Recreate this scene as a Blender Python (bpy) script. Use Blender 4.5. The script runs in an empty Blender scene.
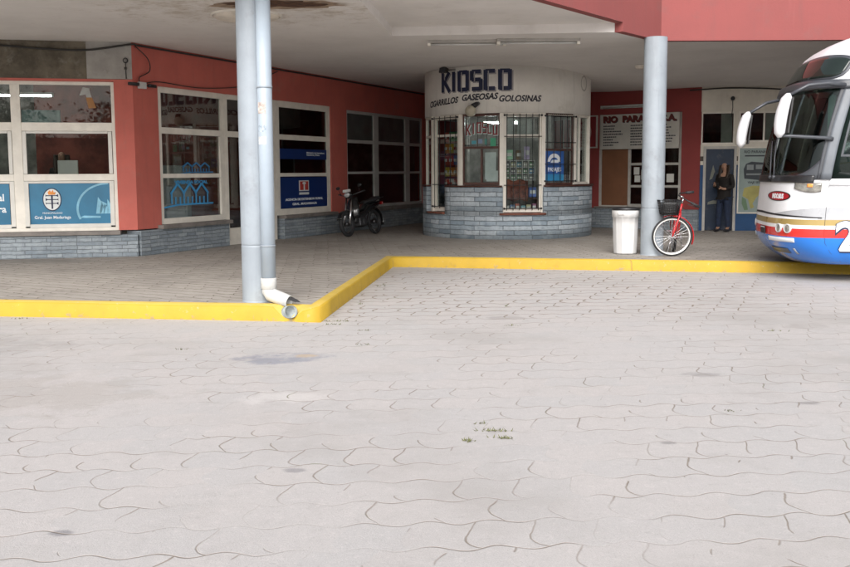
import bpy, bmesh, math, random
from math import sin, cos, pi, radians, atan2, sqrt, hypot
from mathutils import Vector, Matrix
random.seed(7)
sc = bpy.context.scene
COL = sc.collection
# ------------------------------------------------------------ camera
H = 1.57
F_PX, PITCH, ROLL = 920.0, math.atan(.1016), -.005
cd = bpy.data.cameras.new('camera'); cam = bpy.data.objects.new('camera', cd); COL.objects.link(cam)
fw = Vector((0, cos(PITCH), -sin(PITCH))); r0 = Vector((1, 0, 0)); u0 = r0.cross(fw)
ca, sa = cos(-ROLL), sin(-ROLL)
rr = r0*ca - u0*sa; uu = u0*ca + r0*sa
cam.matrix_world = Matrix(((rr.x, uu.x, -fw.x, 0), (rr.y, uu.y, -fw.y, 0), (rr.z, uu.z, -fw.z, H), (0, 0, 0, 1)))
cd.sensor_width = 36; cd.lens = 36*F_PX/850; cd.shift_y = -(283.5-265.5)/850; cd.clip_end = 2000; cd.clip_start = .05
sc.camera = cam
# ------------------------------------------------------------ light: overcast day
SUN_EL, SUN_AZ = 35, 186      # azimuth clockwise from +Y (sun behind the camera, to the left)
w = bpy.data.worlds.new('World'); sc.world = w; w.use_nodes = True
nt = w.node_tree; bg = nt.nodes['Background']
sky = nt.nodes.new('ShaderNodeTexSky'); sky.sky_type = 'NISHITA'; sky.sun_disc = False
sky.sun_elevation = radians(SUN_EL); sky.sun_rotation = radians(SUN_AZ); sky.dust_density = 3.0; sky.air_density = 1.0
hs = nt.nodes.new('ShaderNodeHueSaturation'); hs.inputs['Saturation'].default_value = .28
nt.links.new(sky.outputs[0], hs.inputs['Color']); nt.links.new(hs.outputs[0], bg.inputs[0])
bg.inputs[1].default_value = .12
sd = bpy.data.lights.new('sun', 'SUN'); sd.energy = 1.9; sd.angle = radians(52); sd.color = (1, .965, .935)
sun = bpy.data.objects.new('sun', sd); COL.objects.link(sun)
az = radians(SUN_AZ); el = radians(SUN_EL)
sdir = Vector((sin(az)*cos(el), cos(az)*cos(el), sin(el)))
sun.rotation_euler = sdir.to_track_quat('Z', 'Y').to_euler(); sun.location = (0, -10, 20)
sc.view_settings.view_transform = 'Standard'; sc.view_settings.look = 'None'
sc.view_settings.exposure = .88; sc.view_settings.gamma = 1; sc.view_settings.use_curve_mapping = False
sc.render.engine = 'CYCLES'
sc.cycles.max_bounces = 10; sc.cycles.diffuse_bounces = 6; sc.cycles.transparent_max_bounces = 16

# ------------------------------------------------------------ shader helpers
class X:
    """tiny expression builder over math nodes"""
    def __init__(s, nt, v): s.nt = nt; s.v = v
    def _m(s, op, o=None, o2=None):
        n = s.nt.nodes.new('ShaderNodeMath'); n.operation = op
        for i, q in enumerate((s, o, o2)):
            if q is None: continue
            if isinstance(q, X): q = q.v
            if isinstance(q, (int, float)): n.inputs[i].default_value = q
            else: s.nt.links.new(q, n.inputs[i])
        return X(s.nt, n.outputs[0])
    def __add__(s, o): return s._m('ADD', o)
    def __sub__(s, o): return s._m('SUBTRACT', o)
    def __mul__(s, o): return s._m('MULTIPLY', o)
    __rmul__ = __mul__
    def __truediv__(s, o): return s._m('DIVIDE', o)
    def floor(s): return s._m('FLOOR')
    def fract(s): return s._m('FRACT')
    def abs(s): return s._m('ABSOLUTE')
    def sin(s): return s._m('SINE')
    def min(s, o): return s._m('MINIMUM', o)
    def max(s, o): return s._m('MAXIMUM', o)
    def mod2(s): return (s*.5).fract()*2
    def lt(s, o): return s._m('LESS_THAN', o)
    def step(s, a, b):     # smooth ramp a..b -> 0..1
        n = s.nt.nodes.new('ShaderNodeMapRange'); n.interpolation_type = 'SMOOTHSTEP'
        s.nt.links.new(s.v, n.inputs[0]); n.inputs[1].default_value = a; n.inputs[2].default_value = b
        return X(s.nt, n.outputs[0])

def new_mat(name):
    m = bpy.data.materials.new(name); m.use_nodes = True
    return m, m.node_tree, m.node_tree.nodes['Principled BSDF']
def rgb(c): return (c[0], c[1], c[2], 1)
def mixc(nt, f, a, b):
    n = nt.nodes.new('ShaderNodeMix'); n.data_type = 'RGBA'
    for sock, q in ((n.inputs[0], f), (n.inputs[6], a), (n.inputs[7], b)):
        if isinstance(q, X): q = q.v
        if isinstance(q, tuple): sock.default_value = rgb(q)
        elif isinstance(q, (int, float)): sock.default_value = q
        else: nt.links.new(q, sock)
    return n.outputs[2]
def coord(nt, kind='Object', rot=0, scale=(1, 1, 1)):
    t = nt.nodes.new('ShaderNodeTexCoord'); mp = nt.nodes.new('ShaderNodeMapping')
    mp.inputs['Rotation'].default_value = (0, 0, rot); mp.inputs['Scale'].default_value = scale
    nt.links.new(t.outputs[kind], mp.inputs[0]); return mp.outputs[0]
def noise(nt, co, sc_, det=4, rough=.6, out=0):
    n = nt.nodes.new('ShaderNodeTexNoise'); n.inputs['Scale'].default_value = sc_
    n.inputs['Detail'].default_value = det; n.inputs['Roughness'].default_value = rough
    nt.links.new(co, n.inputs['Vector']); return X(nt, n.outputs[out])
def bump(nt, p, h, strength=.3, dist=.01):
    b = nt.nodes.new('ShaderNodeBump'); b.inputs['Strength'].default_value = strength; b.inputs['Distance'].default_value = dist
    nt.links.new(h.v, b.inputs['Height']); nt.links.new(b.outputs[0], p.inputs['Normal'])
MATS = {}
def M(name, col, rough=.6, metal=0, var=.12, vs=3., bmp=.0, bs=60., dirt=None, dirt_amt=.5, dsc=2., coat=0, streak=0):
    """plain painted / plastic / metal surface with slight uneven tone and dirt"""
    if name in MATS: return MATS[name]
    m, nt, p = new_mat(name)
    co = coord(nt)
    n1 = noise(nt, co, vs, 5)
    dark = tuple(c*(1-var*1.6) for c in col); light = tuple(min(1, c*(1+var)) for c in col)
    c = mixc(nt, n1.step(.3, .7), dark, light)
    if dirt:
        n2 = noise(nt, co, dsc, 6, .7)
        c = mixc(nt, n2.step(.52, .72)*dirt_amt, c, dirt)
    if streak:
        n4 = noise(nt, coord(nt, 'Object', 0, (5, 5, .45)), 1.3, 5, .65); c = mixc(nt, n4.step(.52, .74)*streak, c, tuple(k*.55+.03 for k in col)); c = mixc(nt, n4.step(.42, .30)*streak*.5, c, tuple(min(1, k*1.15+.02) for k in col))
    nt.links.new(c, p.inputs['Base Color'])
    r = n1*.25+(rough-.12); nt.links.new(r.v, p.inputs['Roughness'])
    p.inputs['Metallic'].default_value = metal
    p.inputs['Coat Weight'].default_value = coat
    if bmp: bump(nt, p, noise(nt, co, bs, 3), bmp, .004)
    MATS[name] = m; return m
def emis(name, col, s):
    m, nt, p = new_mat(name); p.inputs['Base Color'].default_value = rgb(col)
    p.inputs['Emission Color'].default_value = rgb(col); p.inputs['Emission Strength'].default_value = s
    MATS[name] = m; return m
def glass(name, tint=(.5, .52, .5), refl=1.0, rough=.02):
    m, nt, p = new_mat(name); nt.nodes.remove(p)
    out = nt.nodes['Material Output']
    tr = nt.nodes.new('ShaderNodeBsdfTransparent'); tr.inputs[0].default_value = rgb(tint)
    gl = nt.nodes.new('ShaderNodeBsdfGlossy'); gl.inputs['Roughness'].default_value = rough
    fr = nt.nodes.new('ShaderNodeFresnel'); fr.inputs[0].default_value = 1.5
    mx = nt.nodes.new('ShaderNodeMixShader')
    nt.links.new((X(nt, fr.outputs[0])*refl).v, mx.inputs[0]); nt.links.new(tr.outputs[0], mx.inputs[1]); nt.links.new(gl.outputs[0], mx.inputs[2])
    nt.links.new(mx.outputs[0], out.inputs[0]); MATS[name] = m; return m

def paver_mat(name, base, base2, joint, W, Rw, rot, wave, jt, seeing=(.35, .62), grime=None, weeds=False, bmp=.5, zone=None):
    m, nt, p = new_mat(name)
    co = coord(nt, 'Object', rot)
    sp = nt.nodes.new('ShaderNodeSeparateXYZ'); nt.links.new(co, sp.inputs[0])
    x, y = X(nt, sp.outputs[0]), X(nt, sp.outputs[1])
    wob = (noise(nt, co, 1.1, 2)-.5)*.09+(noise(nt, co, 7, 2)-.5)*.02
    x = x+wob; y = y+(noise(nt, co, 1.6, 2)-.5)*.06+(noise(nt, co, 8, 2)-.5)*.018
    wv = (x*(2*pi/W)).sin()*wave
    v = y/Rw+wv
    row = v.floor(); fv = v.fract()
    u = x/W+row.mod2()*.5+((fv*pi).sin())*.20+((fv*(2*pi)).sin())*.05
    cell = u.floor(); fu = u.fract()
    dv = ((fv-.5).abs()*-1+.5)*Rw; du = ((fu-.5).abs()*-1+.5)*W
    jz = 0
    d = dv.min(du+(noise(nt, co, 1.7, 2).step(.5, .58)*.05))
    jw = noise(nt, co, 9, 3)*jt*1.6+jt*.2
    if zone:
        zx, zy, zr = zone; sz = nt.nodes.new('ShaderNodeSeparateXYZ'); nt.links.new(coord(nt), sz.inputs[0])
        gx, gy = X(nt, sz.outputs[0]), X(nt, sz.outputs[1]); ax, ay = gx-zx, gy-zy
        zz = (ax*ax*.30+ay*ay+noise(nt, co, 1.3, 3)*4).step(zr*zr+5, zr*1.6)
        jw = jw+zz*noise(nt, co, 3.3, 3).step(.25, .6)*.0075
    line = (d-jw).step(-.0045, .006)              # 0 in joint, 1 on paver
    vis = noise(nt, co, .75, 3).step(*seeing)*.75+.25*noise(nt, co, 3.1, 2).step(.4, .62)
    if zone: vis = vis.max(zz*(noise(nt, co, 2.3, 3).step(.28, .42)))
    # per-paver tone
    cb = nt.nodes.new('ShaderNodeCombineXYZ'); nt.links.new(cell.v, cb.inputs[0]); nt.links.new(row.v, cb.inputs[1])
    wn = nt.nodes.new('ShaderNodeTexWhiteNoise'); wn.noise_dimensions = '2D'; nt.links.new(cb.outputs[0], wn.inputs['Vector'])
    t = X(nt, wn.outputs['Value'])
    c = mixc(nt, t*.55+noise(nt, co, .5, 4)*.7-.15, base, base2)
    fine = noise(nt, co, 140, 4, .75)
    c = mixc(nt, fine.step(.42, .66)*.45, c, tuple(k*.66 for k in base))
    spk = noise(nt, co, 46, 5, .85); c = mixc(nt, spk.step(.56, .68)*.5, c, tuple(k*.6 for k in base))
    c = mixc(nt, spk.step(.44, .34)*.45, c, tuple(min(1, k*1.25) for k in base))
    md_ = noise(nt, co, 13, 6, .8); c = mixc(nt, md_.step(.54, .68)*.32, c, tuple(k*.62 for k in base)); c = mixc(nt, md_.step(.46, .34)*.30, c, tuple(min(1, k*1.22) for k in base))
    patch = noise(nt, co, .33, 6, .68)
    if grime: c = mixc(nt, patch.step(.47, .68)*.75, c, grime)
    ch = noise(nt, co, 2.2, 5, .7); c = mixc(nt, ch.step(.57, .7)*.3, c, tuple(k*.72 for k in base))
    if zone:
        for bx, by, br, bc, ba in ((-1.25, 7.72, .30, (.16, .18, .24), .75), (-1.05, 7.80, .10, (.50, .38, .24), .8), (-2.9, 6.5, .8, (.30, .27, .24), .45), (-4.3, 8.3, .9, (.26, .25, .24), .45), (-1.6, 3.9, .05, (.1, .1, .12), .7), (-.7, 4.75, .06, (.1, .1, .12), .6), (2.1, 7.0, .12, (.2, .19, .19), .6), (2.6, 6.1, .07, (.12, .12, .13), .6), (.9, 9.8, .16, (.22, .2, .19), .5), (3.9, 9.2, .2, (.24, .22, .2), .4), (4.1, 7.4, .08, (.14, .13, .13), .6), (-2.6, 4.4, .06, (.12, .1, .1), .6), (1.4, 5.2, .04, (.1, .1, .1), .6), (-3.4, 5.4, .35, (.62, .60, .57), .5), (-2.6, 2.9, .5, (.66, .64, .61), .5), (-1.0, 6.3, .25, (.62, .6, .58), .5)):
            q1, q2 = gx-bx, gy-by; c = mixc(nt, (q1*q1*.5+q2*q2*1.3+(ch-.5)*br*br*5).step(br*br, br*br*.1)*(ba*.72), c, bc)
        vsp = nt.nodes.new('ShaderNodeTexVoronoi'); vsp.inputs['Scale'].default_value = 2.6; nt.links.new(co, vsp.inputs['Vector'])
        c = mixc(nt, (X(nt, vsp.outputs['Distance'])+(noise(nt, co, 30, 3)-.5)*.05).step(.042, .022)*noise(nt, co, .9, 1).step(.5, .55)*.65, c, (.17, .15, .14))
    jc = joint
    if weeds: jc = mixc(nt, noise(nt, co, 1.9, 3).step(.6, .7), joint, (.11, .13, .035))
    jf = (line*-1+1)*vis
    c = mixc(nt, jf, c, jc)
    nt.links.new(c, p.inputs['Base Color']); p.inputs['Roughness'].default_value = .88
    p.inputs['Specular IOR Level'].default_value = .3
    h = (line*-1+1)*vis*-.8+t*.2+fine*.35+spk*.5+ch*.3
    bump(nt, p, h, bmp, .012)
    MATS[name] = m; return m
def brick_mat(name, c1, c2, mortar, bw, bh, mt=.012, bmp=.8):
    m, nt, p = new_mat(name)
    co = coord(nt, 'UV')
    d = nt.nodes.new('ShaderNodeVectorMath'); d.operation = 'ADD'
    nz = noise(nt, co, 6, 3, .6, 1)
    s_ = nt.nodes.new('ShaderNodeVectorMath'); s_.operation = 'SCALE'; s_.inputs['Scale'].default_value = .035
    nt.links.new(nz.v, s_.inputs[0]); nt.links.new(co, d.inputs[0]); nt.links.new(s_.outputs[0], d.inputs[1])
    b = nt.nodes.new('ShaderNodeTexBrick'); nt.links.new(d.outputs[0], b.inputs['Vector'])
    b.inputs['Color1'].default_value = rgb(c1); b.inputs['Color2'].default_value = rgb(c2); b.inputs['Mortar'].default_value = rgb(mortar)
    b.inputs['Scale'].default_value = 1; b.inputs['Brick Width'].default_value = bw; b.inputs['Row Height'].default_value = bh
    b.inputs['Mortar Size'].default_value = mt; b.inputs['Mortar Smooth'].default_value = .6; b.inputs['Bias'].default_value = 0
    b.offset = .37; b.squash = 1.7; b.squash_frequency = 2
    n2 = noise(nt, co, 14, 5, .7)
    c = mixc(nt, n2.step(.4, .75)*.45, b.outputs['Color'], tuple(k*.55 for k in c1))
    c = mixc(nt, noise(nt, co, 2.2, 3).step(.5, .7)*.35, c, tuple(min(1, k*1.3) for k in c2))
    nt.links.new(c, p.inputs['Base Color']); p.inputs['Roughness'].default_value = .75
    h = X(nt, b.outputs['Fac'])*-1.0+n2*.9
    bump(nt, p, h, bmp, .02)
    MATS[name] = m; return m

# ------------------------------------------------------------ mesh builder
I4 = Matrix.Identity(4)
def T(x, y, z): return Matrix.Translation((x, y, z))
def RZ(a): return Matrix.Rotation(a, 4, 'Z')
def RX(a): return Matrix.Rotation(a, 4, 'X')
def RY(a): return Matrix.Rotation(a, 4, 'Y')
class MB:
    def __init__(s, m=None): s.v = []; s.f = []; s.uv = []; s.sm = []; s.mi = []; s.m = m or I4; s.cur = 0
    def face(s, pts, uvs=None, smooth=False):
        i = len(s.v); pts = [Vector(p) for p in pts]
        s.v += [s.m @ p for p in pts]; s.f.append(tuple(range(i, i+len(pts))))
        if uvs is None:
            n = (pts[1]-pts[0]).cross(pts[2]-pts[0]); a = [abs(n.x), abs(n.y), abs(n.z)]; k = a.index(max(a))
            uvs = [((p.y, p.z) if k == 0 else (p.x, p.z) if k == 1 else (p.x, p.y)) for p in pts]
        s.uv.append(uvs); s.sm.append(smooth); s.mi.append(s.cur)
    def box(s, x0, x1, y0, y1, z0, z1, m=None):
        c = [Vector(p) for p in ((x0, y0, z0), (x1, y0, z0), (x1, y1, z0), (x0, y1, z0), (x0, y0, z1), (x1, y0, z1), (x1, y1, z1), (x0, y1, z1))]
        if m: c = [m @ p for p in c]
        for q in ((0, 3, 2, 1), (4, 5, 6, 7), (0, 1, 5, 4), (1, 2, 6, 5), (2, 3, 7, 6), (3, 0, 4, 7)): s.face([c[i] for i in q])
        return s
    def cbox(s, c, d, m=None):
        mm = T(*c) @ (m or I4)
        return s.box(-d[0]/2, d[0]/2, -d[1]/2, d[1]/2, -d[2]/2, d[2]/2, mm)
    def grid(s, P, closed_u=False, closed_v=False, smooth=True, uvf=None, flip=False):
        """indexed grid of points P[i][j] with shared vertices"""
        nu, nv = len(P), len(P[0]); b = len(s.v)
        for r_ in P:
            for p in r_: s.v.append(s.m @ Vector(p))
        for i in range(nu if closed_u else nu-1):
            for j in range(nv if closed_v else nv-1):
                q = [(i, j), ((i+1) % nu, j), ((i+1) % nu, (j+1) % nv), (i, (j+1) % nv)]
                if flip: q.reverse()
                s.f.append(tuple(b+a*nv+c for a, c in q))
                s.uv.append([(uvf(a, c) if uvf else (a/max(1, nu-1), c/max(1, nv-1))) for a, c in q]); s.sm.append(smooth); s.mi.append(s.cur)
        return s
    def tube(s, pts, r, n=10, caps=True, closed=False):
        pts = [Vector(p) for p in pts]; rs = r if isinstance(r, (list, tuple)) else [r]*len(pts)
        k = len(pts); P = []; up = None
        for i, p in enumerate(pts):
            if closed: d = pts[(i+1) % k]-pts[i-1]
            else: d = pts[min(i+1, k-1)]-pts[max(i-1, 0)]
            d.normalize()
            if up is None: up = Vector((0, 0, 1)) if abs(d.z) < .9 else Vector((1, 0, 0))
            a = d.cross(up).normalized(); up = a.cross(d).normalized()
            P.append([p+(a*cos(t)+up*sin(t))*rs[i] for t in (2*pi*j/n for j in range(n))])
        s.grid(P, closed_u=closed, closed_v=True)
        if caps and not closed:
            s.face(P[0], smooth=False); s.face(P[-1][::-1], smooth=False)
        return s
    def lathe(s, prof, n=24, c=(0, 0, 0), m=None, a0=0, a1=None):
        mm = T(*c) @ (m or I4); full = a1 is None; a1 = 2*pi if full else a1
        k = n if full else n+1
        P = [[mm @ Vector((r*cos(a0+(a1-a0)*j/n), r*sin(a0+(a1-a0)*j/n), z)) for r, z in prof] for j in range(k)]
        return s.grid(P, closed_u=full)
    def torus(s, c, R, r, m=None, n=36, k=10, arc=None):
        mm = T(*c) @ (m or I4)     # ring lies in local XZ plane (axis Y)
        a0, a1 = arc or (0, 2*pi); kk = n if arc is None else n+1
        P = [[mm @ Vector(((R+r*cos(b))*cos(a), r*sin(b), (R+r*cos(b))*sin(a))) for b in (2*pi*j/k for j in range(k))] for a in (a0+(a1-a0)*i/n for i in range(kk))]
        return s.grid(P, closed_u=arc is None, closed_v=True)
    def ball(s, c, r, m=None, n=14):
        mm = T(*c) @ (m or I4); r = r if isinstance(r, (tuple, list)) else (r, r, r)
        P = [[mm @ Vector((r[0]*cos(a)*cos(b), r[1]*sin(a)*cos(b), r[2]*sin(b))) for b in (-pi/2+pi*j/(n//2+2) for j in range(n//2+3))] for a in (2*pi*i/n for i in range(n))]
        return s.grid(P, closed_u=True)
    def prism(s, poly, y0, y1):
        """polygon in local XZ, extruded along Y"""
        n = len(poly)
        s.face([(x, y0, z) for x, z in poly]); s.face([(x, y1, z) for x, z in poly][::-1])
        for i in range(n):
            a, b = poly[i], poly[(i+1) % n]
            s.face([(a[0], y0, a[1]), (a[0], y1, a[1]), (b[0], y1, b[1]), (b[0], y0, b[1])])
        return s
    def slab(s, poly, z0, z1):
        n = len(poly)
        s.face([(x, y, z0) for x, y in poly][::-1]); s.face([(x, y, z1) for x, y in poly])
        for i in range(n):
            a, b = poly[i], poly[(i+1) % n]
            s.face([(a[0], a[1], z0), (b[0], b[1], z0), (b[0], b[1], z1), (a[0], a[1], z1)])
        return s
    def build(s, name, mat, parent=None, bevel=0, seg=2, weld=False):
        me = bpy.data.meshes.new(name); me.from_pydata([tuple(v) for v in s.v], [], s.f)
        for m in (mat if isinstance(mat, (list, tuple)) else [mat]): me.materials.append(m)
        ul = me.uv_layers.new(name='UVMap'); k = 0
        for pi_, q in enumerate(s.uv):
            for c in q: ul.data[k].uv = c; k += 1
        me.polygons.foreach_set('use_smooth', s.sm); me.polygons.foreach_set('material_index', s.mi)
        bm = bmesh.new(); bm.from_mesh(me)
        bmesh.ops.remove_doubles(bm, verts=bm.verts, dist=1e-5)
        bmesh.ops.recalc_face_normals(bm, faces=bm.faces); bm.to_mesh(me); bm.free()
        o = bpy.data.objects.new(name, me); COL.objects.link(o)
        if parent: o.parent = parent
        if bevel:
            b = o.modifiers.new('bevel', 'BEVEL'); b.width = bevel; b.segments = seg; b.limit_method = 'ANGLE'; b.angle_limit = radians(40)
        return o
def tag(o, label=None, cat=None, group=None, kind=None):
    if label: o['label'] = label
    if cat: o['category'] = cat
    if group: o['group'] = group
    if kind: o['kind'] = kind
    return o
def thing(name, label, cat, loc=(0, 0, 0), rz=0, group=None):
    o = bpy.data.objects.new(name, None); COL.objects.link(o); o.empty_display_size = .2
    o.location = loc; o.rotation_euler = (0, 0, rz); return tag(o, label, cat, group)
def dup(o, loc=None, rz=None, label=None):
    def cp(q, par):
        c = q.copy(); COL.objects.link(c); c.parent = par
        for ch in q.children: cp(ch, c)
        return c
    r = cp(o, o.parent)
    if loc is not None: r.location = loc
    if rz is not None: r.rotation_euler[2] = rz
    if label: r['label'] = label
    return r
def text(name, body, h, mat, parent, m, align='LEFT', bold=.0, squeeze=1.0, shear=0, ext=.002, bend=None, space=1.0):
    """lettering as thin raised mesh; local text plane XY is stood up by matrix m"""
    c = bpy.data.curves.new(name, 'FONT'); c.body = body; c.size = h/.72; c.align_x = align; c.offset = bold; c.extrude = ext; c.resolution_u = 3
    c.shear = shear; c.space_character = space; c.space_line = .95
    o = bpy.data.objects.new(name, c); COL.objects.link(o)
    bpy.context.view_layer.update()
    me = bpy.data.meshes.new_from_object(o); bpy.data.objects.remove(o); bpy.data.curves.remove(c)
    for v in me.vertices:
        p = Vector((v.co.x*squeeze, v.co.y, v.co.z))
        v.co = bend(p) if bend else m @ p
    me.materials.clear(); me.materials.append(mat)
    q = bpy.data.objects.new(name, me); COL.objects.link(q); q.parent = parent; return q
UP = RX(pi/2)        # stands XY-plane text up, facing -Y
def stroke_poly(pts, wd):
    """flat ribbon outline (closed polygons per segment) for painted marks in an XZ plane"""
    out = []
    for a, b in zip(pts[:-1], pts[1:]):
        dx, dz = b[0]-a[0], b[1]-a[1]; L = hypot(dx, dz) or 1; nx, nz = -dz/L*wd/2, dx/L*wd/2
        out.append([(a[0]+nx, a[1]+nz), (a[0]-nx, a[1]-nz), (b[0]-nx, b[1]-nz), (b[0]+nx, b[1]+nz)])
    return out

# ------------------------------------------------------------ materials
m_road = paver_mat('road_pavers', (.485, .455, .44), (.44, .432, .43), (.21, .17, .13), .285, .285, radians(-3), .085, .0026, (.41, .55), grime=(.36, .34, .325), weeds=True, zone=(.4, 12.2, 2.9))
#m_bay = paver_mat('bay_pavers', (.42, .385, .36), (.36, .335, .32), (.15, .115, .085), .25, .19, radians(-6), .18, .005, (.2, .5), grime=(.28, .26, .24), weeds=True)
m_walk = paver_mat('walk_pavers', (.40, .37, .335), (.31, .285, .255), (.12, .095, .07), .26, .20, radians(27), .05, .0075, (.12, .38), grime=(.2, .185, .17), bmp=.35)
m_kerb = M('yellow_kerb_paint', (.74, .50, .03), .6, var=.05, vs=5, bmp=.5, bs=40, dirt=(.50, .36, .10), dirt_amt=.3, dsc=3.5)
m_kerbtop = M('worn_yellow_paint', (.72, .52, .10), .7, var=.06, vs=8, bmp=.5, bs=50, dirt=(.60, .46, .22), dirt_amt=.5, dsc=6)
def kerb_mat(name, col, worn):
    m, nt, p = new_mat(name); co = coord(nt)
    sp = nt.nodes.new('ShaderNodeSeparateXYZ'); nt.links.new(co, sp.inputs[0]); xx, yy, zz_ = (X(nt, sp.outputs[k]) for k in range(3))
    n1 = noise(nt, co, 3, 5); n2 = noise(nt, co, 13, 6, .75); n3 = noise(nt, co, 60, 3, .7)
    c = mixc(nt, n1.step(.3, .7), tuple(k*.93 for k in col), tuple(min(1, k*1.05) for k in col))
    c = mixc(nt, n2.step(.60, .68)*worn, c, (.46, .42, .36))
    c = mixc(nt, (n2-zz_*1.6).step(.50, .60)*.75, c, (.25, .20, .12))
    c = mixc(nt, noise(nt, co, 1.7, 4, .7).step(.6, .72)*.3, c, tuple(k*.6 for k in col))
    j = ((xx+yy*.9+(n2-.5)*.03)/1.55).fract(); jl = (j-.5).abs().step(.009, .003)
    jl = jl*n1.step(.42, .6); c = mixc(nt, jl*.45, c, (.2, .15, .06))
    nt.links.new(c, p.inputs['Base Color']); p.inputs['Roughness'].default_value = .65
    bump(nt, p, n3*.4+n2*.6-jl*1.0, .6, .008); return m
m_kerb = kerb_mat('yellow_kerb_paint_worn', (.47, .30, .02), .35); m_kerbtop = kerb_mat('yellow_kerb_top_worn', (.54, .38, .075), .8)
m_red = M('salmon_red_paint', (.54, .135, .105), .75, var=.07, vs=1.2, bmp=.3, bs=90, dirt=(.44, .17, .14), dirt_amt=.5, dsc=2.5, streak=.30)
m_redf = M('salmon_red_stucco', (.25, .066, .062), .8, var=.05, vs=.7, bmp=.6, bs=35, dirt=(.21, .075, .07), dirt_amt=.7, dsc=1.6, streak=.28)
m_redd = M('deep_red_paint', (.29, .05, .046), .75, var=.08, vs=1.2, bmp=.3, bs=90)
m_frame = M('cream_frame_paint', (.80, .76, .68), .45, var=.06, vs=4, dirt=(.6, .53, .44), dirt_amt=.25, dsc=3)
m_framew = M('white_frame_paint', (.70, .68, .63), .4, var=.05, vs=4)
m_cream = M('cream_render', (.74, .70, .61), .8, var=.07, vs=1.5, bmp=.3, dirt=(.55, .50, .41), dirt_amt=.6, dsc=1.6, streak=.3)
m_blue = M('blue_wall_paint', (.014, .07, .19), .6, var=.1, vs=2, dirt=(.05, .1, .2), dirt_amt=.5)
m_bluedoor = M('blue_door_paint', (.013, .028, .06), .5, var=.12, vs=3, dirt=(.10, .10, .11), dirt_amt=.6, dsc=5)
m_ledge = M('grey_ledge', (.20, .18, .165), .7, var=.15, vs=6, bmp=.4)
m_browncon = M('brown_stained_concrete', (.135, .115, .085), .85, var=.28, vs=3.5, bmp=.6, bs=30, dirt=(.27, .25, .21), dirt_amt=.6, dsc=5)
m_greycon = M('grey_patch_render', (.36, .345, .32), .85, var=.1, vs=4, bmp=.5, dirt=(.24, .22, .2), dirt_amt=.5, dsc=7)
m_brick = brick_mat('grey_blue_brick', (.20, .24, .275), (.33, .37, .40), (.14, .16, .175), .24, .065, .006, .7)
m_stone = brick_mat('grey_blue_stone', (.22, .28, .33), (.47, .52, .56), (.17, .195, .215), .36, .10, .008, 1.0)
m_sillbrown = M('red_brown_sill', (.20, .075, .05), .6, var=.2, vs=8)
m_brownwood = M('dark_brown_wood', (.075, .028, .02), .45, var=.2, vs=10)
m_panel = M('brown_board', (.22, .095, .045), .6, var=.08, vs=2)
m_steel = M('grey_white_column_paint', (.28, .315, .35), .5, var=.06, vs=2.5, bmp=.15, bs=30, dirt=(.20, .21, .22), dirt_amt=.5, dsc=4, streak=.45)
m_pipe = M('pale_blue_pipe_paint', (.36, .42, .48), .35, var=.04, vs=3, dirt=(.35, .39, .42), dirt_amt=.3)
m_pvc = M('white_pvc', (.52, .52, .50), .35, var=.05, vs=5, dirt=(.5, .45, .38), dirt_amt=.4, dsc=9)
m_black = M('black_iron', (.02, .02, .022), .5, var=.2, vs=10)
m_rubber = M('black_rubber', (.022, .022, .024), .7, var=.2, vs=20)
m_blackpl = M('black_plastic', (.018, .018, .02), .35, var=.2, vs=8)
m_chrome = M('chrome', (.72, .72, .74), .18, 1, var=.05)
m_white = M('white_plastic', (.56, .56, .56), .4, var=.05, vs=3, dirt=(.5, .47, .42), dirt_amt=.5, dsc=6, bmp=.1)
m_whitepaint = M('white_vehicle_paint', (.76, .77, .79), .42, var=.03, coat=.12, dirt=(.62, .61, .58), dirt_amt=.3, dsc=1.5)
m_cable = M('dark_cable', (.03, .028, .025), .6)
m_paper = M('paper_white', (.66, .66, .62), .7, var=.04)
m_navy = M('navy_lettering', (.012, .018, .06), .6, var=.2, vs=12)
m_letter = M('faded_black_lettering', (.035, .035, .05), .65, var=.3, vs=30)
m_shadowgrey = M('grey_letter_edge', (.32, .31, .31), .7)
m_ink = M('white_ink', (.78, .82, .85), .5, var=.02)
m_glass = glass('window_glass', (.88, .91, .90), .38, .01)
m_glassd = glass('dim_window_glass', (.74, .78, .78), .55, .015)
m_tubek = emis('lit_kiosk_tube', (.95, 1, .98), 45)
m_tube = emis('lit_tube', (.95, 1, .98), 26)

# ------------------------------------------------------------ ground
CEIL = 3.74; SW = .17
KERB = [(-18, 11.78, SW), (-4.7, 10.09, SW-.01), (-1.78, 9.69, SW-.01), (-1.62, 9.665, .155), (-1.52, 9.65, .05), (-1.40, 9.63, .045), (-1.30, 9.585, .12), (-1.10, 9.56, SW), (-.53, 15.23, SW), (5.77, 13.93, SW), (22, 10.5, SW)]
road = MB(); road.face([(-400, -400, 0), (400, -400, 0), (400, 400, 0), (-400, 400, 0)])
tag(road.build('road', m_road), kind='structure')
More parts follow.
